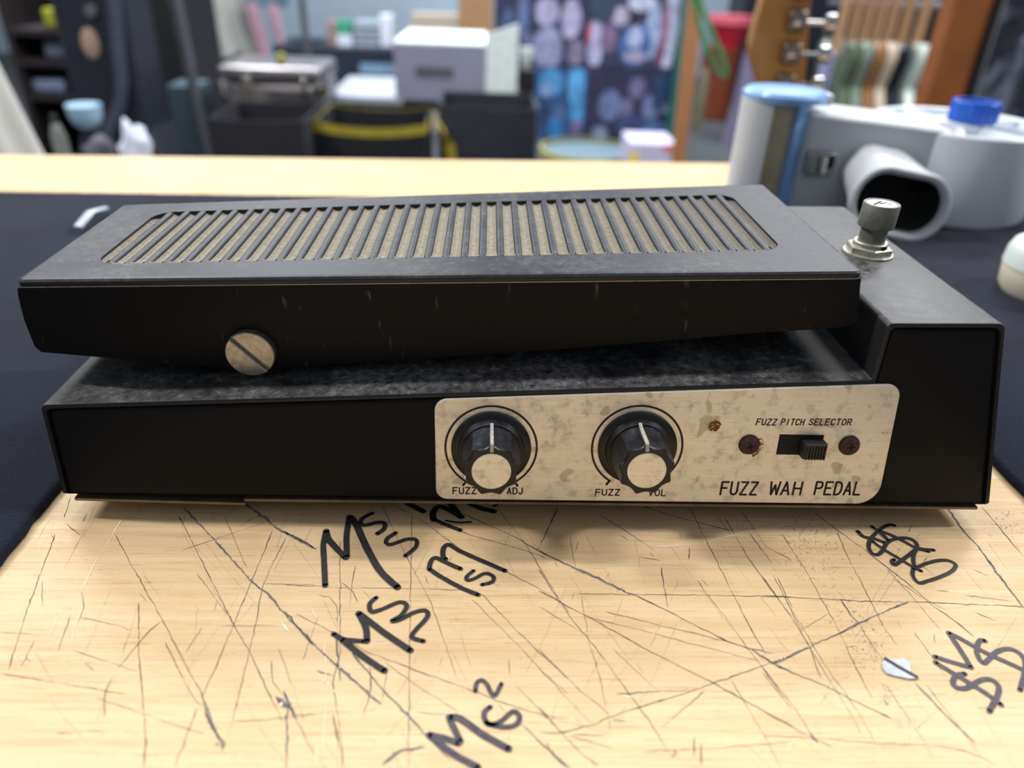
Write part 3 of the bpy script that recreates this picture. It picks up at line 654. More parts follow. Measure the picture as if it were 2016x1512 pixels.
# slide switch
hu0, hu1, hv0, hv1 = .0807, .0930, .0157, .0218
mb = MB(); q = [(hu0, hv0), (hu1, hv0), (hu1, hv1), (hu0, hv1)]
mb.loops([[FF(u, v, PH) for u, v in q], [FF(u, v, PH+.00003) for u, v in q]])
slot = mb.build('switch_slot', M_dark_in, pedal, PO, smooth=0)
sw = MB(); su0, su1, sv0, sv1 = .0866, .0928, .0161, .0207
ls = []
for h, e in ((.0002, 0), (.0034, 0), (.0040, .0003)):
    l = [(su0+e, sv0+e), (su1-e, sv0+e), (su1-e, sv1-e), (su0+e, sv1-e)]; ls.append([FF(u, v, PH+h) for u, v in l])
slider = sw.loops(ls).build('switch_slider', M_plastic_black, slot, PO, smooth=0)
for k in range(7):
    u = su0+.0007+(su1-su0-.0014)*k/6
    rb = MB(); rb.loops([[FF(u-.00025, sv0+.0002, PH+.0039), FF(u+.00025, sv0+.0002, PH+.0039), FF(u+.00025, sv1-.0002, PH+.0039), FF(u-.00025, sv1-.0002, PH+.0039)],
              [FF(u-.00018, sv0+.0002, PH+.0043), FF(u+.00018, sv0+.0002, PH+.0043), FF(u+.00018, sv1-.0002, PH+.0043), FF(u-.00018, sv1-.0002, PH+.0043)]])
    slider_rib = rb.build('grip_ridge', M_plastic_black, slot, PO, smooth=0)
# rusted switch screws
for (px, py, ang) in ((1474.6, 875.0, .3), (1671.5, 876.5, .1)):
    u, v = fpt(px, py); fr = lambda a, b, h, u=u, v=v: FF(u+a, v+b, PH+h)
    s = MB().lathe([(.0029, 0), (.0029, .0003), (.0026, .0009), (.0019, .0013), (.0010, .0015), (.0001, .00155)], 28, fr).build('rusted_screw', M_rust, plate, PO, smooth=50)
    cx = MB()
    for a in (ang, ang+math.pi/2):
        ribbon(cx, [(u-.0012*math.cos(a), v-.0012*math.sin(a)), (u+.0012*math.cos(a), v+.0012*math.sin(a))], .0005, lambda x, y: FF(x, y, PH+.00158), False)
    cx.build('screw_cross', M_dark_in, plate, PO, smooth=0)
# rust blooms on the plate
def bloom(px, py, r, n, arc=(0, 6.283)):
    mb = MB(); u0, v0 = fpt(px, py)
    for k in range(n):
        a = random.uniform(*arc); rr = r*(random.uniform(.55, 1.15) if arc[0] < 0 else 1.15*math.sqrt(random.random())); c = (u0+rr*math.cos(a), v0+rr*math.sin(a)); s = random.uniform(.00012, .00045)
        mb.add([pput(c[0]+s*random.uniform(.6, 1)*math.cos(j*1.047), c[1]+s*random.uniform(.6, 1)*math.sin(j*1.047)) for j in range(6)], [tuple(range(6))])
    o = mb.build('rust_stain', M_ruststain, plate, PO, smooth=0); o['kind'] = 'stuff'
bloom(1407, 838, .0014, 130); bloom(1476, 876, .0032, 60, (-1.2, .7))
# footswitch on the tower
fb = onz(1712, 497, .0606); FX, FY, FZ = fb.x-.0006, fb.y, FF(.12, .054)[2]-.0001
ff = lambda a, b, h: (FX+a, FY+b, FZ+h)
ffr = lambda a, b, h: (FX+a*math.cos(.35)-b*math.sin(.35), FY+a*math.sin(.35)+b*math.cos(.35), FZ+h)
fs = MB().lathe([(.0076, 0), (.0076, .0007), (.0070, .0009)], 40, ff).build('footswitch_washer', M_zinc_light, pedal, PO)
MB().lathe([(.0066, .0006), (.0069, .0009), (.0069, .0026), (.0064, .0029)], 6, ffr).build('hex_nut', M_zinc_light, fs, PO, smooth=10)
MB().lathe([(.0052, .0028), (.0052, .0040), (.0049, .0043)], 36, ff).build('threaded_collar', M_zinc_light, fs, PO)
MB().box(tuple(Vector(ff(.0012, -.00535, .0031))), tuple(Vector(ff(.0026, -.0044, .0040)))).build('collar_notch', M_dark_in, fs, PO, smooth=0)
MB().lathe([(.0040, .004), (.0040, .0092)], 36, ff).build('shaft', M_zinc, fs, PO)
MB().lathe([(.0044, .0086), (.0053, .0090), (.0054, .0096), (.0054, .0160), (.0052, .0163), (.0046, .0163), (.0045, .0160)], 40, ff).build('button', M_zinc, fs, PO)
btop = MB().lathe([(.0045, .0159), (.0045, .0161)], 36, ff).build('button_top', M_sticker, fs, PO)
mk = MB(); ribbon(mk, [(-.0030, -.0012), (.0002, .0018), (.0008, .0022)], .0009, lambda x, y: ff(x, y, .01615)); ribbon(mk, [(-.0008, -.0004), (.0018, .0010), (.0024, -.0006)], .0008, lambda x, y: ff(x, y, .01616))
mk.build('button_mark', M_ink, fs, PO, smooth=0)

# ------------------------------------------------------------------ grey plastic machine on the mat
MO = Vector((.235, .46, .0031))
mach = thing('plastic_machine', 'light grey plastic machine with oval spout, round drum and blue knobs', 'machine', MO)
# housing: box with rounded vertical corners, slightly turned
hx0, hx1 = .186, .272
hp = fillet([(hx0, .4435), (hx1, .4365), (hx1+.006, .49), (hx0+.006, .498)], .006, 5)
htop = lambda x: .0632-(x-hx0)*.075
MB().loops([[(x, y, .0031) for x, y in hp], [(x, y, htop(x)-.0012) for x, y in hp], [(x, y, htop(x)) for x, y in offset(hp, .0012)]]).build('housing', M_grey_plastic, mach, MO)
# canister with an open front, tan core and light blue cap
cc = Vector((.1725, .462)); CRD = .0205
def arcpts(r, a0, a1, n): return [(cc.x+r*math.cos(R(a0+(a1-a0)*k/n)), cc.y+r*math.sin(R(a0+(a1-a0)*k/n))) for k in range(n+1)]
sect = arcpts(CRD, -112, -300, 30)+arcpts(CRD-.003, -300, -112, 30)
MB().loops([[(x, y, .0031) for x, y in sect], [(x, y, .069) for x, y in sect]]).build('canister', M_grey_plastic, mach, MO)
MB().lathe([(CRD-.0028, .0031), (CRD-.0028, .068)], 36, lambda a, b, h: (cc.x+a, cc.y+b, h)).build('tan_core', M_tan, mach, MO)
sect = arcpts(CRD+.0005, -70, -30, 12)+arcpts(CRD-.0026, -30, -70, 12)
MB().loops([[(x, y, .0031) for x, y in sect], [(x, y, .067) for x, y in sect]]).build('blue_strip', M_skyblue, mach, MO)
MB().lathe([(.0195, .0665), (.0238, .068), (.0242, .0715), (.022, .0735), (.012, .0745), (.0005, .075)], 40, lambda a, b, h: (cc.x+.004+a*1.02, cc.y+b, h)).build('blue_cap', M_skyblue, mach, MO)
MB().box((cc.x+.020, .452, .066), (cc.x+.030, .476, .0725)).build('cap_tab', M_pale_plastic, mach, MO, bevel=.001)
c = ony(1612, 322, .440)
clip = MB().box((c.x-.0075, .4375, c.z-.007), (c.x+.0085, .4465, c.z+.0065)).build('clip_bracket', simple('steel_grey', srgb(128, 134, 138), .35, .7), mach, MO, bevel=.001)
MB().tube([(c.x+.001, .4362, c.z-.005), (c.x+.001, .4362, c.z+.005)], .0022, 12).build('clip_screw', M_chrome, clip, MO)
MB().box((c.x+.0035, .4368, c.z-.002), (c.x+.0078, .4380, c.z+.0055)).build('clip_gap', M_dark_in, clip, MO)
# oval spout: stadium tube flaring to a thick rolled rim
def stadium(cx, cz, y, hw, hh, yaw, tilt, n=40):
    out = []
    for k in range(n):
        a = 2*math.pi*(k+.5)/n
        x = hh*math.cos(a)+math.copysign(hw-hh, math.cos(a)); z = hh*math.sin(a)
        x, z = x*math.cos(tilt)+z*math.sin(tilt), -x*math.sin(tilt)+z*math.cos(tilt)
        out.append((cx+x, y+x*math.tan(yaw)+z*.12, cz+z))
    return out
r0 = ony(1772, 402, .4055); yw = .02; tlt = .16
S = lambda y, hw, hh, dx=0, dz=0: stadium(r0.x+dx, r0.z+dz, y, hw, hh, yw, tlt)
MB().loops([S(.4450, .0195, .0150, -.002, .010), S(.4340, .0215, .0160, -.001, .008), S(.4200, .0250, .0172, 0, .003), S(.4100, .0288, .0186), S(.4060, .0300, .0190), S(.4042, .0297, .0187), S(.4038, .0287, .0178), S(.4045, .0265, .0158), S(.4074, .0250, .0146)], False, False).build('spout', M_grey_plastic, mach, MO, smooth=60)
MB().loops([S(.4072, .0252, .0147), S(.4200, .0215, .0130, 0, .002), S(.4320, .0170, .0110, -.001, .007)], False, True).build('spout_interior', M_dark_in, mach, MO, smooth=60)
# drum with recessed, spoked top and blue knob
dc = onz(1890, 240, .0555); DR = .052
df = lambda a, b, h: (dc.x+a, dc.y+b, h)
drum = MB().lathe([(DR-.001, .0031), (DR, .005), (DR, .0548), (DR-.0012, .0560), (DR-.0035, .0560), (DR-.0045, .0552), (DR-.005, .0500), (.012, .0500)], 72, df).build('drum', M_pale_plastic, mach, MO, smooth=40)
for k in range(8):
    a = k*math.pi/4+.3; c_, s_ = math.cos(a), math.sin(a); h = .0016
    q = [(.012*c_-h*s_, .012*s_+h*c_), (.012*c_+h*s_, .012*s_-h*c_), ((DR-.004)*c_+h*s_, (DR-.004)*s_-h*c_), ((DR-.004)*c_-h*s_, (DR-.004)*s_+h*c_)]
    MB().loops([[df(x, y, .0502) for x, y in q], [df(x, y, .0553) for x, y in q]]).build('spoke', M_pale_plastic, drum, MO, smooth=0)
MB().lathe([(.016, .050), (.016, .0562), (.0152, .0567)], 40, df).build('hub', M_pale_plastic, drum, MO)
kc = ony(1908, 250, dc.y-.004); kf = lambda a, b, h: (kc.x+a, dc.y-.004+b, h)
kb = MB(); ls = []
for r_, h in ((.0132, .0568), (.0138, .0574), (.0138, .0682), (.0130, .0692), (.0112, .0692), (.0106, .0672), (.0012, .0668)):
    ls.append([kf((r_+(.0003 if k % 2 else -.0003)*(1 if r_ > .0135 else 0))*math.cos(2*math.pi*k/48), (r_+(.0003 if k % 2 else -.0003)*(1 if r_ > .0135 else 0))*math.sin(2*math.pi*k/48), h) for k in range(48)])
kb.loops(ls).build('blue_knob', M_blue, mach, MO, smooth=25)

# cream tub with white lid at the right
tb = Vector((.2735, .327, .0031))
tub = thing('plastic_tub', 'small cream plastic tub with white lid at the right edge', 'tub', tb)
MB().lathe([(.0185, 0), (.0205, .003), (.0215, .012), (.0213, .0128)], 40).build('tub_body', M_cream, tub)
MB().lathe([(.0214, .0128), (.0220, .0134), (.0216, .020), (.0200, .0240), (.0170, .0262), (.0005, .0270)], 40).build('lid', M_white, tub)
# glossy strip behind the treadle's far left corner
a, b = onz(152, 448, .006), onz(206, 410, .006)
mb = MB(); mb.tube([tuple(a), tuple((a+b)/2+Vector((0, 0, .003))), tuple(b)], .0024, 10, .4)
single(mb, 'plastic_strip', simple('glossy_pale_film', srgb(190, 200, 220), .2), 'short glossy pale strip lying on the mat behind the treadle', 'strip', (a.x, a.y, .003))

# ------------------------------------------------------------------ shop background (out of focus, still built where it stands)
def pxm(Y): return (ony(1009, 200, Y)-ony(1008, 200, Y)).length
def rect(x0, y0, x1, y1, Y):   # pixel rectangle on the plane y = Y -> x0, x1, z0, z1
    a = ony(x0, (y0+y1)/2, Y); b = ony(x1, (y0+y1)/2, Y); t = ony((x0+x1)/2, y0, Y); u = ony((x0+x1)/2, y1, Y)
    return a.x, b.x, u.z, t.z
def slab(name, mat, label, cat, r, Y, depth, floor=False, group=None, bevel=.006):
    x0, x1, z0, z1 = r
    if floor: z0 = FLOOR
    o = single(MB().box((x0, Y, z0), (x1, Y+depth, z1)), name, mat, label, cat, ((x0+x1)/2, Y+depth/2, z0), group, bevel=bevel)
    return o
def clo(name, c, rough=.9):
    if name in MATS: return MATS[name]
    mt, nt, p = new_mat(name); a = noise(nt, coords(nt), 400, 3); b = noise(nt, coords(nt), 9, 4)
    nt.links.new(mix(nt, ramp(nt, b, .3, .7), tuple(x*.82 for x in c[:3])+(1,), c), p.inputs['Base Color'])
    p.inputs['Roughness'].default_value = rough; bump(nt, p, a, .2, .001); MATS[name] = mt; return mt
def drape(name, mat, label, cat, top, bot, r0, r1, folds=7, amp=.12, flat=.6, base=None, parent=None, rows=16, seg=64, ph=0.):
    """hanging cloth: a folded tube from top to bot (points), half-width r0 -> r1"""
    ls = []
    for i in range(rows+1):
        t = i/rows; c = Vector(bot).lerp(Vector(top), t); rr = r1+(r0-r1)*t**.8; l = []
        for k in range(seg):
            a = 2*math.pi*k/seg; w_ = 1+amp*(1-.5*t)*math.sin(folds*a+ph+1.1*math.sin(3*t))+amp*.4*math.sin(3*a+4*t+ph)
            l.append((c.x+rr*w_*math.cos(a), c.y+rr*flat*w_*math.sin(a), c.z+.01*math.sin(5*a+ph)*(1-t)))
        ls.append(l)
    mb = MB().loops(ls)
    if parent: return mb.build(name, mat, parent, base, smooth=60)
    return single(mb, name, mat, label, cat, base or bot, smooth=60)
black = simple('matte_black', srgb(17, 19, 24), .6, 0, .2, 8)
navyblack = simple('blue_black', srgb(28, 36, 52), .5, 0, .2, 6)
darkcase = simple('black_case_vinyl', srgb(32, 37, 50), .45, 0, .2, 8)
darkbrown = simple('dark_brown_black', srgb(40, 33, 38), .6, 0, .2, 6)
greymetal = simple('dull_grey_metal', srgb(108, 112, 122), .4, .4, .1, 6)
woodpost = simple('brown_post_wood', srgb(160, 122, 88), .5, 0, .15, 6)
steel = simple('satin_steel', srgb(170, 165, 168), .28, .9, .06, 8)

# white cloth over a stand at the far left
p = ony(-175, 150, 1.0)
drape('dust_cloth', clo('white_cloth', srgb(226, 226, 222)), 'white cloth draped over a stand at the far left', 'cloth', (p.x-.03, 1.0, .30), (p.x+.0, 1.0, FLOOR), .075, .32, 9, .07, .5)
# tall black case with beige badge
Y = 2.0; x0, x1, z0, z1 = rect(128, 0, 268, 270, Y); z1 = .32
case = thing('guitar_case', 'tall black guitar case standing upright with beige oval badge', 'case', ((x0+x1)/2, Y+.08, FLOOR)); o_ = case.location
out = fillet([(x0-.09, FLOOR), (x1+.07, FLOOR), (x1+.06, -.46), (x1-.005, -.30), (x1, .05), (x1-.02, z1), (x0+.02, z1), (x0, .05), (x0, -.30), (x0-.08, -.50)], .04, 5)
MB().loops([[(x, Y+.16, z) for x, z in out], [(x, Y+.01, z) for x, z in out], [(x, Y, z) for x, z in offset(out, .01)]]).build('case_shell', darkcase, case, o_)
a = [ony(*q, Y-.012) for q in ((222, -120), (224, 0), (232, 90), (240, 160), (238, 200), (225, 235), (212, 265), (205, 300))]
MB().tube([tuple(q) for q in a], .016, 10, .7).build('rubber_bumper', simple('grey_rubber', srgb(74, 80, 98), .5), case, o_)
for (px, py, rx, rz, mt, nm) in ((178, 86, 16, 27, simple('beige_badge', srgb(176, 150, 134), .5), 'oval_badge'), (178, 22, 11, 11, greymetal, 'round_badge')):
    c = ony(px, py, Y-.004); k = pxm(Y)
    MB().lathe([(1, 0), (1, .006), (.85, .009)], 28, lambda u, v, h, c=c: (c.x+u*rx*k, Y-h, c.z+v*rz*k)).build(nm, mt, case, o_)
# black cabinet right of the case, with a slanted grey tube in front
slab('speaker_cabinet', black, 'black speaker cabinet between the guitar case and silver case', 'speaker', rect(266, -110, 366, 200, 2.6), 2.6, .3, True)
x0, x1, z0, z1 = rect(288, 186, 352, 222, 2.2)
slab('grey_carton', simple('slate_blue_card', srgb(66, 84, 96), .7), 'small slate-blue carton in front of the black speaker cabinet', 'carton', (x0, x1, z0, z1), 2.36, .12, True)
a, b = ony(312, -160, 2.3), ony(376, 150, 2.3); d = (b-a)/(b.z-a.z); b = a+d*(FLOOR-a.z)
single(MB().tube([tuple(a), tuple(b)], .016, 12), 'stand_pole', greymetal, 'slanted grey metal stand pole before the speaker cabinet', 'pole', (b.x, b.y, FLOOR))
# dark shelf with small goods, far left
Y = 2.7; x0, x1, z0, z1 = rect(12, -150, 150, 300, Y)
sh = thing('storage_shelf', 'dark brown storage shelf behind the white cloth', 'shelf', ((x0+x1)/2, Y+.2, FLOOR)); o_ = sh.location
for x in (x0, x1-.02): MB().box((x, Y, FLOOR), (x+.02, Y+.4, z1)).build('side', darkbrown, sh, o_)
MB().box((x0, Y+.38, FLOOR), (x1, Y+.4, z1)).build('back', darkbrown, sh, o_)
shelfz = [ony(80, 58, Y).z, ony(80, 118, Y).z, ony(80, 186, Y).z]
for z in shelfz+[FLOOR+.1]: MB().box((x0+.02, Y, z-.02), (x1-.02, Y+.38, z)).build('board', darkbrown, sh, o_)
def goods(px0, px1, ytop, sz, mt, nm, lab, cat, dep=.08, Yg=None):
    q0, q1 = ony(px0, ytop, Yg or Y+.04), ony(px1, ytop, Yg or Y+.04)
    return single(MB().box((q0.x, Yg or Y+.04, sz), (q1.x, (Yg or Y+.04)+dep, q0.z)), nm, mt, lab, cat, ((q0.x+q1.x)/2, (Yg or Y+.04)+dep/2, sz), bevel=.01)
goods(78, 116, 16, shelfz[0], simple('acid_yellow', srgb(158, 162, 30), .6), 'yellow_box', 'small yellow-green box on the dark shelf', 'box')
goods(80, 140, 80, shelfz[1], simple('pale_steel_blue', srgb(128, 142, 160), .35, .3), 'metal_tin', 'pale blue-grey tin on the middle of the dark shelf', 'tin')
goods(44, 122, 155, shelfz[2], simple('pale_blue_card', srgb(150, 164, 200), .5), 'paper_stack', 'pale blue paper stack on the low board of the dark shelf', 'paper', .2)
# shiny bowl, a pale blue reflection painted as its colour, and clamp in front
c = ony(160, 230, 1.7)
bw = thing('metal_bowl', 'shiny metal bowl with painted pale blue reflection on a black pedestal near the guitar case', 'bowl', (c.x, 1.72, FLOOR)); o_ = Vector((c.x, 1.72, FLOOR))
MB().lathe([(.05, FLOOR), (.05, FLOOR+.02), (.015, FLOOR+.04), (.015, c.z-.03)], 20, lambda u, v, h: (c.x+u, 1.72+v, h)).build('pedestal', black, bw, o_)
MB().lathe([(.012, c.z-.03), (.026, c.z-.02), (.034, c.z+.0), (.036, c.z+.022), (.034, c.z+.02), (.02, c.z-.005), (.001, c.z-.012)], 28, lambda u, v, h: (c.x+u, 1.72+v, h)).build('bowl', simple('ice_blue_reflection', srgb(170, 205, 232), .25), bw, o_, smooth=60)
# bottle and white crumpled bag standing on a low black table just behind the bench
Y = 1.15; x0, x1, z0, z1 = rect(104, 292, 600, 330, Y); LT = -.24
lt = thing('side_table', 'low black side table behind the workbench edge', 'table', ((x0+x1)/2, Y+.15, FLOOR)); o_ = lt.location
MB().box((x0, Y-.02, LT-.03), (x1, Y+.32, LT)).build('table_top', black, lt, o_, bevel=.004)
for x in (x0+.02, x1-.05):
    for y in (Y, Y+.27): MB().box((x, y, FLOOR), (x+.03, y+.03, LT-.03)).build('leg', black, lt, o_)
c = ony(115, 268, Y+.06); k = pxm(Y)
bt = thing('bottle', 'grey-green plastic bottle beside the hem of the white cloth', 'bottle', (c.x, Y+.06, LT)); o_ = bt.location
MB().lathe([(13*k, LT), (15*k, LT+.005), (15*k, c.z+.0), (8*k, c.z+.018), (6*k, c.z+.02)], 20, lambda u, v, h: (c.x+u, Y+.06+v, h)).build('bottle_body', simple('grey_green_plastic', srgb(110, 116, 112), .4), bt, o_)
MB().lathe([(6.5*k, c.z+.02), (6.5*k, c.z+.03), (5.5*k, c.z+.032)], 16, lambda u, v, h: (c.x+u, Y+.06+v, h)).build('cap', black, bt, o_)
def crumple(px, py, w_, h_, Yc, z0, mt, nm, lab, cat, seed=1):
    rnd = random.Random(seed); c = ony(px, py, Yc); k = pxm(Yc); bm = bmesh.new(); bmesh.ops.create_icosphere(bm, subdivisions=3, radius=1)
    zt = c.z+h_*k/2
    for v in bm.verts:
        n = 1+.22*math.sin(5*v.co.x+seed)*math.sin(4*v.co.y+2)+.16*math.sin(9*v.co.z+3*v.co.x)+rnd.uniform(-.06, .06)
        v.co = Vector((v.co.x*n*w_*k/2, v.co.y*n*w_*k/2.4, max(-1, v.co.z*n)*(zt-z0)/2)); 
    me = bpy.data.meshes.new(nm)
    mz = min(v.co.z for v in bm.verts)
    for v in bm.verts: v.co.z -= mz
    bm.to_mesh(me); bm.free(); me.polygons.foreach_set('use_smooth', [True]*len(me.polygons)); me.materials.append(mt)
    o = bpy.data.objects.new(nm, me); col.objects.link(o); o.location = (c.x, Yc, z0); return tag(o, lab, cat)
crumple(264, 282, 62, 56, Y+.1, LT, clo('white_paper', srgb(214, 220, 238)), 'crumpled_paper', 'crumpled white paper on the low black table', 'paper', 3)
crumple(196, 290, 60, 34, Y+.16, LT, clo('grey_rag_cloth', srgb(92, 88, 100)), 'grey_rag', 'bunched grey rag left of the crumpled paper', 'rag', 5)
# black folded gig bag standing on the same table to the right
# clothes rail with hanging garments
Y = 3.2; xa, xb = ony(290, 60, Y).x, ony(600, 60, Y).x; RZ = .46
rail = thing('clothes_rail', 'grey metal clothes rail carrying hanging garments', 'clothes rail', ((xa+xb)/2, Y, FLOOR)); o_ = rail.location
MB().tube([(xa, Y, RZ), (xb, Y, RZ)], .014, 12).build('top_bar', greymetal, rail, o_)
for x in (xa, xb):
    MB().tube([(x, Y, FLOOR+.02), (x, Y, RZ)], .014, 12).build('upright', greymetal, rail, o_)
    MB().tube([(x, Y-.25, FLOOR+.015), (x, Y+.25, FLOOR+.015)], .014, 10).build('foot_bar', greymetal, rail, o_)
t0, b0_ = ony(415, 0, Y), ony(447, 104, Y)
drape('hanging_shirt', clo('pale_grey_cloth', srgb(186, 190, 186)), 'pale grey crumpled shirt hanging on the clothes rail', 'shirt', (t0.x-.05, Y, RZ-.02), (b0_.x, Y, b0_.z), .09, .12, 8, .16, .6)
c = ony(452, 128, Y); c2 = ony(435, 100, Y)
single(MB().tube([(c2.x, Y+.02, c2.z+.02), (c.x-.005, Y+.01, c.z+.04), (c.x+.004, Y, c.z-.02)], [.05, .042, .02], 14, .8), 'pink_mitten', clo('dusty_pink', srgb(176, 142, 146)), 'dusty pink mitten peeping from under the grey shirt', 'mitten', (c.x, Y, c.z-.02))
g = thing('pink_garment', 'blue top with two long pink sleeves hanging on the rail', 'garment', (ony(520, 0, Y).x, Y, ony(520, 110, Y).z)); o_ = g.location
q = ony(527, 8, Y); drape('blue_body', clo('slate_blue_cloth', srgb(100, 128, 150)), '', '', (q.x, Y, RZ-.02), (q.x, Y, q.z), .04, .075, 8, .1, .6, base=o_, parent=g)
for pts, wd in (([(492, 6), (508, 60), (522, 118)], 13), ([(536, 10), (545, 50), (552, 86)], 10)):
    a = [ony(x, y, Y-.06) for x, y in pts]; MB().tube([tuple(v) for v in a], [wd*pxm(Y)*.9, wd*pxm(Y), wd*pxm(Y)*.75], 14, .8).build('sleeve', clo('soft_pink', srgb(206, 166, 184)), g, o_, smooth=60)
# silver case on a dark trolley
Y = 2.3; x0, x1, z0, z1 = rect(432, 132, 632, 216, Y)
tro = thing('trolley', 'dark trolley under the silver case', 'trolley', ((x0+x1)/2, Y+.14, FLOOR)); o_ = tro.location
MB().box((x0+.01, Y+.0, z0-.03), (x1-.01, Y+.3, z0)).build('deck', simple('brown_grey', srgb(84, 76, 78), .5), tro, o_, bevel=.004)
for x in (x0+.02, x1-.05):
    for y in (Y+.02, Y+.25): MB().box((x, y, FLOOR), (x+.03, y+.03, z0-.03)).build('leg', black, tro, o_)
MB().box((x0+.03, Y+.05, FLOOR+.15), (x1-.03, Y+.28, z0-.10)).build('drawer_box', navyblack, tro, o_, bevel=.01)
sc_ = thing('silver_case', 'silver brushed metal case with rounded shiny corners', 'case', ((x0+x1)/2, Y+.13, z0)); o_ = sc_.location
MB().box((x0, Y, z0), (x1, Y+.26, z0+(z1-z0)*.62)).build('case_body', steel, sc_, o_, bevel=.018, bseg=4)
MB().box((x0-.002, Y+.002, z0+(z1-z0)*.66), (x1+.002, Y+.262, z1)).build('lid', steel, sc_, o_, bevel=.014, bseg=4)
for f in (.26, .30, .84): 
    x = x0+(x1-x0)*f; MB().box((x-.007, Y-.008, z0+(z1-z0)*.3), (x+.007, Y+.004, z0+(z1-z0)*.78)).build('latch', M_chrome, sc_, o_, bevel=.003)
for f in (.02, .98):
    x = x0+(x1-x0)*f; MB().lathe([(.02, -.02), (.026, 0), (.02, .02)], 16, lambda u, v, h, x=x: (x+u, Y+.012+v*.6, z0+(z1-z0)*.5+h)).build('corner_guard', M_chrome, sc_, o_)
c = ony(553, 128, Y+.05); single(MB().lathe([(.006, z1), (.014, z1+.004), (.016, z1+.016), (.012, z1+.028), (.003, z1+.032)], 16, lambda u, v, h: (c.x+u, Y+.06+v, h)), 'yellow_ball', simple('mustard', srgb(150, 146, 70), .6), 'small mustard yellow ball on the silver case lid', 'ball', (c.x, Y+.06, z1))
# far black cabinet with small boxes on top, against the grey wall
Y = 5.2; x0, x1, z0, z1 = rect(548, 92, 800, 300, Y)
kb_ = thing('black_cabinet', 'long black cabinet before the grey wall', 'cabinet', ((x0+x1)/2, Y+.25, FLOOR)); o_ = kb_.location
MB().box((x0, Y, FLOOR), (x1, Y+.5, z1)).build('cabinet_body', navyblack, kb_, o_, bevel=.01)
q = rect(710, 126, 785, 146, Y); MB().box((q[0], Y-.01, q[2]), (q[1], Y, q[3])).build('blue_panel', simple('pale_blue_panel', srgb(120, 150, 180), .4), kb_, o_)
q = rect(560, 150, 790, 180, Y); MB().box((q[0], Y-.008, q[2]), (q[1], Y, q[3])).build('drawer_front', simple('navy_front', srgb(36, 42, 66), .5), kb_, o_)
CZ = z1
def topbox(px0, px1, ytop, mt, nm, lab, cat, dy=.05, dep=.15):
    a, b = ony(px0, ytop, Y+dy), ony(px1, ytop, Y+dy)
    return single(MB().box((a.x, Y+dy, CZ), (b.x, Y+dy+dep, a.z)), nm, mt, lab, cat, ((a.x+b.x)/2, Y+dy+dep/2, CZ), bevel=.006)
topbox(642, 660, 42, simple('brown_card', srgb(140, 112, 108), .7), 'brown_box', 'small brown box left of the green box', 'box')
gb_ = thing('green_box', 'small green and white box on the black cabinet', 'box', (ony(677, 60, Y+.05).x, Y+.1, CZ)); o_ = gb_.location
a, b, mz = ony(661, 42, Y+.05), ony(690, 42, Y+.05), ony(675, 68, Y+.05).z
MB().box((a.x, Y+.05, CZ), (b.x, Y+.18, mz)).build('white_half', simple('white_card', srgb(200, 206, 222), .7), gb_, o_)
MB().box((a.x, Y+.05, mz), (b.x, Y+.18, a.z)).build('green_half', simple('teal_green', srgb(52, 142, 116), .6), gb_, o_)
st = thing('paper_tray', 'stack of grey paper trays beside the green box', 'tray', (ony(718, 60, Y+.05).x, Y+.15, CZ)); o_ = st.location
a, b = ony(695, 40, Y+.05), ony(745, 40, Y+.05)
for k in range(4): MB().box((a.x, Y+.05, CZ+k*(a.z-CZ)/4+.002), (b.x, Y+.3, CZ+(k+.72)*(a.z-CZ)/4)).build('tray', simple('grey_tray', srgb(146, 158, 172), .6), st, o_)
topbox(746, 770, 30, simple('white_card', srgb(200, 206, 222), .7), 'white_box', 'upright white box at the end of the black cabinet', 'box')
topbox(572, 632, 86, black, 'black_bag', 'low black bag on the left end of the black cabinet', 'bag', .1)
# white table edge, with a white box on top
Y = 3.3; x0, x1, z0, z1 = rect(648, 187, 812, 206, Y)
wt = thing('white_table', 'white-topped table left of the white printer box', 'table', ((x0+x1)/2, Y+.25, FLOOR)); o_ = wt.location
MB().box((x0, Y, z0), (x1+.05, Y+.5, z1)).build('table_top', simple('white_laminate', srgb(176, 182, 194), .4), wt, o_, bevel=.01)
for x in (x0+.03, x1):
    for y in (Y+.03, Y+.43): MB().box((x, y, FLOOR), (x+.03, y+.03, z0)).build('leg', black, wt, o_)
# open white box standing on a black stool
Y = 2.5; x0, x1, z0, z1 = rect(776, 58, 956, 198, Y); xr = ony(1020, 100, Y+.02).x
stl = thing('black_stool', 'black stool carrying the open white box', 'stool', ((x0+xr)/2, Y+.14, FLOOR)); o_ = stl.location
MB().box((x0+.02, Y, z0-.035), (xr+.02, Y+.3, z0)).build('seat', black, stl, o_, bevel=.008)
for x in (x0+.04, xr-.03):
    for y in (Y+.02, Y+.25): MB().box((x, y, FLOOR), (x+.03, y+.03, z0-.035)).build('leg', greymetal, stl, o_)
wb = thing('white_carton', 'open white carton with shade painted grey on its front, dark print, on the black stool', 'carton', ((x0+xr)/2, Y+.14, z0)); o_ = wb.location
shaded_card = simple('white_card_shaded_lilac', srgb(150, 152, 178), .6, 0, .06, 4); wht = simple('bright_white_card', srgb(232, 244, 244), .6)  # lilac grey puts the shade on the carton's front into its colour
zf = ony(860, 90, Y).z; ztb = z1; zfb = ony(860, 62, Y+.3).z
MB().box((x0, Y, z0), (x1, Y+.012, zf)).build('front_panel', shaded_card, wb, o_)
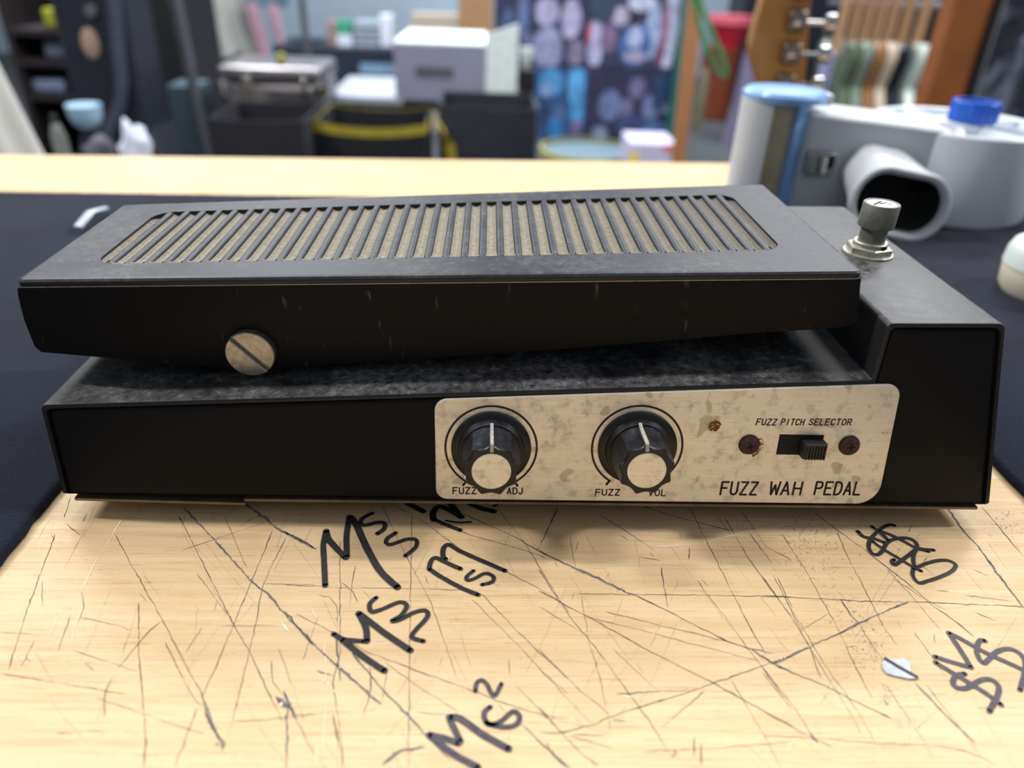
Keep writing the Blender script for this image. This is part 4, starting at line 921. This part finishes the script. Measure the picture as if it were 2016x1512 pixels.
MB().loops([[(x0, Y+.0, zf+.001), (x1, Y+.0, zf+.001), (x1, Y+.30, zfb), (x0+.02, Y+.30, zfb)], [(x0, Y+.0, zf+.008), (x1, Y+.0, zf+.008), (x1, Y+.30, zfb+.006), (x0+.02, Y+.30, zfb+.006)]]).build('top_flap', wht, wb, o_)
MB().loops([[(x1+.001, Y-.002, z0), (xr, Y+.04, z0), (xr, Y+.04, ztb+.02), (x1+.001, Y-.002, ztb-.01)], [(x1+.001, Y+.01, z0), (xr, Y+.052, z0), (xr, Y+.052, ztb+.02), (x1+.001, Y+.01, ztb-.01)]]).build('side_panel', wht, wb, o_)
MB().box((x0, Y+.27, z0), (xr, Y+.28, zf)).build('back_panel', shaded_card, wb, o_)
q = rect(818, 132, 892, 152, Y); MB().box((q[0], Y-.0015, q[2]), (q[1], Y, q[3])).build('dark_print', simple('grey_print', srgb(96, 94, 104), .7), wb, o_)
# white cup and grey upright to its right
c = ony(1037, 108, 3.0); 
cs = thing('cup_stand', 'narrow grey pedestal holding a white cup', 'pedestal', (c.x, 3.0, FLOOR)); o_ = cs.location
czb = ony(1037, 138, 3.0).z
MB().box((c.x-.06, 2.97, FLOOR), (c.x+.055, 3.08, ony(1040, 205, 3.0).z)).build('pedestal_base', simple('slate_grey', srgb(70, 80, 104), .5), cs, o_, bevel=.008)
MB().box((c.x-.035, 2.99, ony(1040, 205, 3.0).z), (c.x+.035, 3.06, czb)).build('pedestal_neck', black, cs, o_)
single(MB().lathe([(.006, czb), (.012, czb+.012), (.022, czb+.045), (.026, c.z+.022), (.024, c.z+.022), (.018, czb+.045), (.001, czb+.02)], 20, lambda u, v, h: (c.x+u, 3.02+v, h)), 'white_cup', M_white, 'small white cup on the grey pedestal', 'cup', (c.x, 3.02, czb), smooth=60)
# wooden post and tan parcel near the wall
x0, x1, z0, z1 = rect(903, -140, 972, 60, 5.9)
slab('wooden_post', woodpost, 'square brown wooden post behind the white carton', 'post', (x0, x1, z0, z1+.5), 5.9, .28, True)
x0, x1, z0, z1 = rect(810, 28, 902, 58, 5.0)
slab('tan_parcel', simple('tan_card', srgb(168, 156, 142), .7), 'tan parcel standing behind the white carton', 'parcel', (x0, x1, z0, z1), 5.0, .15, True)
# black tote bags with yellow trim
yel = simple('yellow_webbing', srgb(176, 160, 48), .7)
def tote(x0p, x1p, ytop, Y, label, trim=True, strap=None, mt=None, sag=8):
    a, b = ony(x0p, ytop, Y), ony(x1p, ytop, Y); zc = a.z; w_ = b.x-a.x; mt = mt or simple('black_canvas', srgb(24, 26, 36), .8)
    t = thing('tote_bag', label, 'bag', ((a.x+b.x)/2, Y+.12, FLOOR)); o_ = t.location; n = 24; k = pxm(Y)
    def ringp(ins, z, sg):
        l = []
        for i in range(n):
            s_ = i/n*4; e = int(s_); f = s_-e
            x, y = [(a.x+w_*f, Y), (b.x, Y+.24*f), (b.x-w_*f, Y+.24), (a.x, Y+.24*(1-f))][e]
            cx, cy = (a.x+b.x)/2, Y+.12
            mid = 1-abs((x-cx)/(w_/2))**2
            l.append((cx+(x-cx)*(1-ins), cy+(y-cy)*(1-ins)-(.015*mid*(1 if e == 0 else 0)), z-sg*k*mid))
        return l
    MB().loops([ringp(.12, FLOOR, 0), ringp(.05, FLOOR+.02, 0), ringp(.0, FLOOR+.3, 0), ringp(.0, zc-.04, 0), ringp(0, zc, sag), ringp(.03, zc, sag), ringp(.06, zc-.10, sag)], True, True).build('bag_body', mt, t, o_, smooth=60)
    if trim:
        l0, l1 = ringp(-.01, zc-16*k, sag), ringp(-.01, zc+2*k, sag); MB().loops([l0, l1], False, False).build('yellow_trim', yel, t, o_, smooth=60)
    if strap:
        pts = [ony(x, y, Y-.015) for x, y in strap]; MB().tube([tuple(v) for v in pts], 11*k, 8, .25).build('strap', yel, t, o_)
    return t
tote(618, 838, 240, 2.0, 'black tote bag with a yellow rim standing beyond the workbench')
tote(862, 1058, 208, 2.1, 'black bag with one slanting yellow strap below the white carton', False, [(862, 240), (874, 258), (884, 285), (890, 330)], simple('charcoal_canvas', srgb(44, 47, 60), .7), 0)
tote(410, 596, 232, 1.9, 'plain charcoal bag below the silver case', False, None, simple('charcoal_bag', srgb(34, 34, 44), .8), 2)
a, b = ony(905, 226, 2.06), ony(925, 262, 2.06)
# poster board standing on the floor
Y = 4.9; x0, x1, z0, z1 = rect(972, -150, 1346, 290, Y)
pb = thing('display_board', 'navy display board standing on the floor behind the drum', 'board', ((x0+x1)/2, Y+.1, FLOOR)); o_ = pb.location
MB().box((x0, Y, FLOOR+.02), (x1, Y+.04, z1)).build('panel', simple('navy_board', srgb(40, 46, 74), .6), pb, o_)
for x in (x0+.1, x1-.16): MB().box((x, Y-.0, FLOOR), (x+.06, Y+.3, FLOOR+.02)).build('foot', black, pb, o_)
PC = {}
def pcol(c):
    if c not in PC: PC[c] = simple('print_%d_%d_%d' % c, tuple(x*.74 for x in srgb(*c)[:3])+(1,), .6, 0, .45, 14)
    return PC[c]
def poster(r, bg, blobs, label):
    q = rect(*r, Y-.004); t = thing('poster', label, 'poster', ((q[0]+q[1])/2, Y-.004, q[2]), 0, 'posters on the navy board'); o_ = t.location
    MB().box((q[0], Y-.006, q[2]), (q[1], Y-.0008, q[3])).build('sheet', pcol(bg), t, o_)
    for i, (px, py, rx, ry, c) in enumerate(blobs):
        cc_ = ony(px, py, Y-.007); k = pxm(Y); n = 20
        px_ = [(cc_.x+rx*k*math.cos(2*math.pi*j/n), cc_.z+ry*k*math.sin(2*math.pi*j/n)) for j in range(n)]
        q0, q1, q2, q3 = q
        l = [(min(max(x, q0), q1), z) for x, z in px_]; l = [(x, min(max(z, q2), q3)) for x, z in l]
        MB().loops([[(x, Y-.0062, z) for x, z in l], [(x, Y-.0068-.0003*i, z) for x, z in l]]).build('printed_shape', pcol(c), t, o_, smooth=0)
lav, lb, nv, dk = (176, 172, 206), (76, 152, 208), (58, 84, 140), (36, 38, 66)
poster((980, -70, 1153, 130), (44, 50, 84), [(1077, 23, 22, 24, lav), (1125, 38, 19, 34, lav), (1078, 95, 28, 38, (150, 152, 190)), (1133, 104, 16, 22, (132, 122, 150)), (1030, 30, 10, 40, (96, 112, 158)), (1000, 60, 12, 40, (80, 96, 140)), (1038, 78, 9, 14, (110, 112, 150))], 'navy poster with pale rounded shapes, upper left on the board')
poster((1158, -70, 1340, 132), (52, 58, 92), [(1172, 88, 14, 46, (184, 180, 220)), (1198, 74, 16, 26, (126, 104, 142)), (1322, 50, 14, 90, (200, 206, 236)), (1306, 70, 8, 60, (150, 96, 128)), (1286, 60, 14, 50, (160, 178, 216)), (1250, 88, 30, 42, (70, 102, 166)), (1250, 74, 14, 20, (176, 184, 220)), (1250, 30, 14, 18, (34, 28, 44)), (1222, 32, 16, 16, (176, 168, 190)), (1264, 6, 26, 14, (190, 196, 222)), (1160, 66, 4, 20, (190, 80, 100)), (1186, 20, 26, 20, (48, 66, 94)), (1250, 112, 22, 10, (170, 160, 190))], 'poster with blue figure and pale red stripes, upper right on the board')
poster((1040, 134, 1153, 284), (42, 82, 134), [(1086, 162, 24, 26, (72, 148, 206)), (1135, 165, 16, 44, (92, 168, 226)), (1136, 220, 12, 40, (80, 156, 214)), (1076, 176, 14, 14, (120, 156, 200)), (1094, 248, 12, 30, (52, 130, 196)), (1134, 250, 12, 12, (140, 112, 160)), (1100, 222, 12, 14, (80, 104, 150)), (1066, 220, 14, 30, (36, 60, 96))], 'bright blue poster with light streaks, lower left on the board')
poster((1158, 136, 1336, 284), (46, 44, 78), [(1200, 208, 22, 30, (110, 124, 170)), (1255, 174, 16, 20, (116, 112, 160)), (1232, 216, 13, 22, (122, 116, 162)), (1282, 210, 18, 24, (120, 132, 176)), (1180, 262, 16, 14, (130, 140, 176)), (1282, 254, 36, 14, (88, 130, 186)), (1310, 180, 26, 44, (40, 66, 106)), (1240, 246, 30, 20, (62, 74, 124)), (1312, 214, 10, 8, (130, 150, 176))], 'dark violet poster with small pale shapes, lower right on the board')
x0b, x1b, z0b, z1b = rect(1333, -120, 1352, 290, Y-.05)
slab('green_strip_post', simple('deep_green', srgb(28, 92, 84), .6), 'narrow deep green post at the right edge of the display board', 'post', (x0b, x1b, z0b, z1b), Y-.1, .05, True)
# drum with yellow rim
Y = 3.6; c = ony(1157, 300, Y+.3); k = pxm(Y+.3); RD = 98*k
dr = thing('floor_drum', 'floor drum with blue-grey head and yellow hoop', 'drum', (c.x, Y+.3, FLOOR)); o_ = dr.location
dfr = lambda u, v, h: (c.x+u, Y+.3+v, h)
zt = ony(1157, 296, Y+.3).z
MB().lathe([(RD*.95, FLOOR), (RD*.95, zt-.02)], 40, dfr).build('shell', navyblack, dr, o_)
MB().lathe([(RD*.94, zt-.02), (RD*.94, zt-.006), (.001, zt-.004)], 40, dfr).build('drum_head', simple('blue_grey_skin', srgb(104, 126, 138), .4), dr, o_)
MB().lathe([(RD*.95, zt-.03), (RD, zt-.03), (RD, zt+.012), (RD*.95, zt+.012)], 40, dfr, False, False).build('hoop', simple('pale_yellow_hoop', srgb(170, 162, 96), .5), dr, o_)
x0, x1, z0, z1 = rect(1238, 282, 1330, 330, 3.5)
ct = thing('parcel_box', 'pale lilac carton with red and yellow marks beside the floor drum', 'carton', ((x0+x1)/2, 3.6, FLOOR)); o_ = ct.location
MB().box((x0, 3.5, FLOOR), (x1, 3.75, z1)).build('carton_body', simple('pale_lilac_card', srgb(196, 190, 218), .7), ct, o_, bevel=.006)
q = rect(1308, 284, 1326, 298, 3.5); MB().box((q[0], 3.496, q[2]), (q[1], 3.4995, q[3])).build('red_mark', simple('coral_red', srgb(222, 110, 120), .6), ct, o_)
q = rect(1238, 300, 1256, 330, 3.5); MB().box((q[0], 3.494, q[2]), (q[1], 3.4995, q[3])).build('yellow_mark', simple('sun_yellow', srgb(236, 210, 90), .6), ct, o_)
# leaning wooden pole and green strap
def lean_board(name, mt, label, cat, pa, pb_, wpx, Y, thick, ztop_):
    a, b = ony(*pa, Y), ony(*pb_, Y); d = (b-a)/(b.z-a.z); lo = a+d*(FLOOR-a.z); hi = a+d*(ztop_-a.z); h = wpx*pxm(Y)/2
    mb = MB().loops([[(p_.x-h, Y, p_.z), (p_.x+h, Y, p_.z), (p_.x+h, Y+thick, p_.z), (p_.x-h, Y+thick, p_.z)] for p_ in (lo, hi)])
    return single(mb, name, mt, label, cat, (lo.x, Y, FLOOR), bevel=.006)
lean_board('wooden_pole', simple('orange_pine', srgb(178, 124, 84), .5, 0, .12, 10), 'slim orange-brown wooden pole right of the posters', 'pole', (1366, 60), (1338, 310), 27, 2.7, .035, .5)
gm, nt, p = new_mat('translucent_green_plastic'); p.inputs['Base Color'].default_value = srgb(70, 176, 122); p.inputs['Roughness'].default_value = .3; p.inputs['Transmission Weight'].default_value = .35
Yg = 2.2; a = [ony(x, y, Yg) for x, y in ((1360, -60), (1366, 0), (1374, 40), (1386, 82), (1402, 118), (1416, 146), (1428, 152), (1430, 136), (1420, 106), (1404, 70), (1388, 30), (1376, 0), (1362, -60))]
single(MB().tube([tuple(v) for v in a], .0065, 8, .6), 'green_strap', gm, 'translucent green plastic strap loop hanging before the wooden pole', 'strap', (a[6].x, Yg, a[6].z))
# red tub on terracotta bin
Yb = 5.6; c = ony(1418, 214, Yb); k = pxm(Yb)
zt1 = ony(1418, 98, Yb).z
single(MB().lathe([(30*k, FLOOR), (34*k, FLOOR+.06), (36*k, zt1-.02), (38*k, zt1), (34*k, zt1)], 32, lambda u, v, h: (c.x+u, Yb+.2+v, h)), 'terracotta_bin', simple('terracotta', srgb(124, 58, 30), .6), 'orange-brown bin standing on the grey floor', 'bin', (c.x, Yb+.2, FLOOR))
zt2 = ony(1428, 34, Yb).z
rt = thing('red_tub', 'red plastic tub with a pink rim on the orange-brown bin', 'tub', (c.x+.03, Yb+.2, zt1)); o_ = rt.location
MB().lathe([(26*k, zt1), (40*k, zt2-.06)], 32, lambda u, v, h: (c.x+.03+u, Yb+.2+v, h)).build('tub_body', simple('crimson', srgb(172, 30, 48), .4), rt, o_)
MB().lathe([(40*k, zt2-.06), (43*k, zt2-.05), (43*k, zt2), (38*k, zt2)], 32, lambda u, v, h: (c.x+.03+u, Yb+.2+v, h)).build('rim', simple('pinkish_red', srgb(206, 92, 110), .4), rt, o_)
c = ony(1381, 190, 5.3); k = pxm(5.3)
single(MB().lathe([(9*k, FLOOR), (10*k, FLOOR+.1), (10*k, c.z+.10), (5*k, c.z+.18)], 16, lambda u, v, h: (c.x+u, 5.3+v, h)), 'sage_bottle', simple('sage_green', srgb(122, 118, 92), .5), 'tall sage green bottle left of the orange-brown bin', 'bottle', (c.x, 5.3, FLOOR))
c = ony(1472, 200, 4.9)
drape('lavender_bag', clo('lavender_cloth', srgb(112, 104, 132)), 'grey-lavender cloth bag right of the orange-brown bin', 'bag', (c.x, 4.9, ony(1472, 100, 4.9).z), (c.x, 4.9, FLOOR), .07, .12, 6, .12, .6, base=(c.x, 4.9, FLOOR))
slab('black_locker', simple('blue_black_deep', srgb(16, 20, 32), .5, 0, .3, 4), 'tall blue-black locker behind the guitar headstock', 'locker', rect(1452, -140, 1850, 300, 6.3), 6.3, .4, True)
x0, x1, z0, z1 = rect(1616, 60, 1650, 190, 1.5)
lean_board('lavender_highlight', simple('painted_lavender_highlight', srgb(160, 164, 214), .3), 'pale lavender highlight shaped as a leaning strip beside the headstock', 'tube', (1638, 105), (1618, 190), 20, 1.4, .02, ony(1638, 100, 1.4).z)  # lavender-blue highlight, put in as a leaning board

# electric guitar standing behind the bench: only its headstock rises over the edge
Y = .74; gr = thing('electric_guitar', 'golden maple guitar headstock with chrome tuners rising behind the workbench', 'guitar', (ony(1540, 190, Y).x, Y+.02, FLOOR)); o_ = gr.location
maple = simple('golden_maple', srgb(176, 126, 56), .3, 0, .14, 30, coat=.3)
hp = [ony(x, y, Y) for x, y in ((1506, 205), (1500, 185), (1491, 150), (1480, 112), (1479, 84), (1490, 40), (1502, 0), (1512, -60), (1522, -120), (1540, -158), (1575, -165), (1602, -140), (1606, -80), (1598, 0), (1592, 60), (1588, 130), (1580, 190), (1578, 205))]
hl = [(v.x, v.z) for v in hp]
MB().loops([[(x, Y+.014, z) for x, z in hl], [(x, Y+.001, z) for x, z in hl], [(x, Y, z) for x, z in offset(hl, .001)]]).build('headstock', maple, gr, o_)
nx0, nx1 = hp[0].x, hp[-1].x; nz = hp[0].z+.004; nc = (nx0+nx1)/2
MB().loops([[(nc-.021+.0, Y+.004, nz), (nc+.021, Y+.004, nz), (nc+.018, Y+.024, nz), (nc-.018, Y+.024, nz)], [(nc-.028, Y+.004, nz-.46), (nc+.028, Y+.004, nz-.46), (nc+.024, Y+.028, nz-.46), (nc-.024, Y+.028, nz-.46)]]).build('neck', maple, gr, o_)
bcx, bz0 = nc, FLOOR
bo = [(.0, .0), (.09, .01), (.15, .06), (.165, .13), (.14, .20), (.115, .25), (.13, .31), (.15, .36), (.13, .41), (.085, .40), (.05, .36), (.03, .37), (-.03, .37), (-.06, .41), (-.11, .41), (-.14, .36), (-.12, .28), (-.115, .24), (-.15, .18), (-.165, .12), (-.14, .05), (-.08, .01)]
bo = [(bcx+x, bz0+z*1.12) for x, z in catmull(bo+[bo[0]], 3)[:-1]]
MB().loops([[(x, Y+.062, z) for x, z in offset(bo, .004)], [(x, Y+.058, z) for x, z in bo], [(x, Y+.02, z) for x, z in bo], [(x, Y+.016, z) for x, z in offset(bo, .004)]]).build('body', simple('sunburst_brown', srgb(96, 48, 22), .25), gr, o_)
k = pxm(Y); dzz = 55*k
for i in range(6):
    c = ony(1540-i*1.0, 165, Y); z = c.z+i*dzz
    pl_ = MB().box((c.x-.0075, Y-.010, z-.0095), (c.x+.0095, Y, z+.0095)).build('tuner_housing', simple('tuner_grey_metal', srgb(120, 110, 108), .3, .8), gr, o_, bevel=.003)
    MB().tube([(c.x+.008, Y-.005, z), (c.x+.030, Y-.005, z)], .0022, 10).build('tuner_shaft', M_chrome, pl_, o_)
    MB().lathe([(.0045, -.002), (.0075, 0), (.0080, .004), (.0075, .008), (.0045, .010)], 18, lambda u, v, h, c=c, z=z: (c.x+.028+h, Y-.005+u*.6, z+v)).build('tuner_button', M_chrome, pl_, o_)
    MB().lathe([(.0035, 0), (.0035, .003), (.002, .004)], 14, lambda u, v, h, c=c, z=z: (c.x+u-.001, Y-.010-h, z+v)).build('gear_screw', M_chrome, pl_, o_)

# rack of guitars seen edge-on
Y = 3.0; x0, x1, z0, z1 = rect(1640, 262, 1880, 330, Y)
rk = thing('guitar_rack', 'black rack stand holding a row of guitars', 'rack', ((x0+x1)/2, Y+.2, FLOOR)); o_ = rk.location
GZ = ony(1740, 308, Y).z
MB().box((x0, Y-.02, GZ-.05), (x1, Y+.42, GZ)).build('cradle', darkbrown, rk, o_, bevel=.006)
for x in (x0+.01, x1-.05):
    for y in (Y, Y+.36): MB().box((x, y, FLOOR), (x+.04, y+.04, GZ-.05)).build('leg', black, rk, o_)
zr = ony(1730, 8, Y+.3).z
MB().tube([(x0, Y+.36, zr), (x1, Y+.36, zr)], .016, 10).build('neck_rail', simple('pale_grey_foam', srgb(120, 126, 146), .6), rk, o_)
for x in (x0+.01, x1-.01): MB().tube([(x, Y+.38, GZ), (x, Y+.36, zr)], .012, 10).build('rail_post', black, rk, o_)
body_o = catmull(bo and [(.0, .0), (.10, .012), (.15, .06), (.165, .13), (.14, .20), (.112, .245), (.125, .31), (.14, .37), (.11, .40), (.07, .37), (.03, .35), (-.03, .35), (-.07, .40), (-.12, .41), (-.14, .36), (-.118, .27), (-.115, .24), (-.15, .18), (-.165, .12), (-.14, .05), (-.08, .01), (.0, .0)], 3)[:-1]
GUIT = [(1664, 4, (92, 104, 84), 'olive green'), (1688, 4, (126, 142, 130), 'grey-green'), (1712, 4, (150, 106, 66), 'amber brown'), (1736, 4, (206, 190, 170), 'cream'), (1761, 4, (20, 24, 40), 'glossy black'), (1789, 12, (206, 222, 214), 'mint white'), (1822, 8, (160, 104, 78), 'copper')]
neckw = simple('pale_maple_neck', srgb(172, 136, 100), .4, 0, .1, 20)
for gi, (px, yaw, c, nm) in enumerate(GUIT):
    q = ony(px, 160, Y+.05); g = thing('rack_guitar', '%s electric guitar standing edge-on in the black rack' % nm, 'guitar', (q.x, Y+.17, GZ), R(yaw), 'guitars in the black rack')
    mt = simple('guitar_'+nm.replace(' ', '_').replace('-', '_'), srgb(*c), .18, 0, .06, 6, coat=.6); T = .021
    # local frame: body outline in the y-z plane, thickness along x
    MB().loops([[(-T, y, z) for y, z in offset(body_o, .006)], [(-T+.005, y, z) for y, z in body_o], [(T-.005, y, z) for y, z in body_o], [(T, y, z) for y, z in offset(body_o, .006)]]).build('body', mt, g)
    MB().loops([[(-T-.004, -.024, .30), (-T-.004, .024, .30), (-T+.014, .02, .30), (-T+.014, -.02, .30)], [(-T-.002, -.02, .86), (-T-.002, .02, .86), (-T+.016, .016, .86), (-T+.016, -.016, .86)]]).build('neck', neckw, g)
    MB().loops([[(-T-.001, -.022, .86), (-T-.001, .022, .86), (-T+.012, .022, .86), (-T+.012, -.022, .86)], [(-T+.012, -.03, .93), (-T+.012, .036, .93), (-T+.025, .036, .93), (-T+.025, -.03, .93)], [(-T+.018, -.02, 1.02), (-T+.018, .03, 1.02), (-T+.031, .03, 1.02), (-T+.031, -.02, 1.02)]]).build('headstock', neckw, g)
    MB().box((-T-.010, -.035, .10), (-T-.001, .035, .125)).build('bridge', M_chrome, g, bevel=.002)
    for zz in (.17, .23): MB().box((-T-.007, -.038, zz), (-T-.001, .038, zz+.02)).build('pickup', black, g, bevel=.002)
    if nm in ('cream', 'glossy black'):
        for zz in (.06, .03): MB().lathe([(.011, 0), (.011, .014), (.009, .016)], 16, lambda u, v, h, zz=zz: (-T-h, -.09+u, zz+.02+v)).build('control_knob', M_chrome, g)

# big wooden frame leaning at the right, with dark glass
Y = 1.55; a, b = ony(1881, 0, Y), ony(1820, 212, Y); ang = math.atan2(a.x-b.x, a.z-b.z); k = pxm(Y)
d = (b-a)/(b.z-a.z); lo = a+d*(FLOOR+.04-a.z)
fw = 76*k*math.cos(ang); Lh = 1.35; Wf = .62
fr_t = thing('leaning_frame', 'large wooden frame with dark glossy glass leaning at the right', 'frame', (lo.x+.18, Y+.03, FLOOR)); o_ = fr_t.location
ux, uz = Vector((math.cos(ang), 0, -math.sin(ang))), Vector((math.sin(ang), 0, math.cos(ang)))
def FB(x0, x1, z0, z1, y0, y1):
    mb = MB(); v = [lo+ux*x+uz*z+Vector((0, y-Y, 0)) for y in (y0, y1) for x, z in ((x0, z0), (x1, z0), (x1, z1), (x0, z1))]
    return mb.add([tuple(p_) for p_ in v], [(0, 1, 2, 3), (7, 6, 5, 4), (0, 4, 5, 1), (1, 5, 6, 2), (2, 6, 7, 3), (3, 7, 4, 0)])
fwood = simple('orange_brown_stain', srgb(150, 88, 42), .4, 0, .16, 14)
lowz = .22
FB(0, fw, lowz, Lh, Y, Y+.05).build('stile', fwood, fr_t, o_, bevel=.004)
FB(Wf-fw, Wf, lowz, Lh, Y, Y+.05).build('stile', fwood, fr_t, o_, bevel=.004)
FB(fw, Wf-fw, lowz, lowz+fw, Y, Y+.05).build('rail', fwood, fr_t, o_, bevel=.004)
FB(fw, Wf-fw, Lh-fw, Lh, Y, Y+.05).build('rail', fwood, fr_t, o_, bevel=.004)
FB(fw, fw+.012, lowz+fw, Lh-fw, Y-.006, Y+.04).build('black_bead', black, fr_t, o_)
FB(fw+.012, fw+.017, lowz+fw, Lh-fw, Y-.008, Y+.038).build('silver_fillet', steel, fr_t, o_)
gmt, nt, p = new_mat('dark_glass_painted_reflections'); n1 = noise(nt, coords(nt), 9, 4, .6, .6); n2 = noise(nt, coords(nt), 26, 3)
nt.links.new(mix(nt, ramp(nt, n1, .48, .62), mix(nt, ramp(nt, n2, .4, .7), srgb(26, 29, 40), srgb(66, 70, 86)), srgb(142, 152, 176)), p.inputs['Base Color']); p.inputs['Roughness'].default_value = .2  # pale blue-grey patches are reflections painted into the pane's colour
FB(fw+.017, Wf-fw, lowz+fw, Lh-fw, Y+.012, Y+.03).build('pane', gmt, fr_t, o_)
MB().box((lo.x+.10, Y-.02, FLOOR), (lo.x+.62, Y+.09, FLOOR+.2)).build('foot_block', black, fr_t, o_)
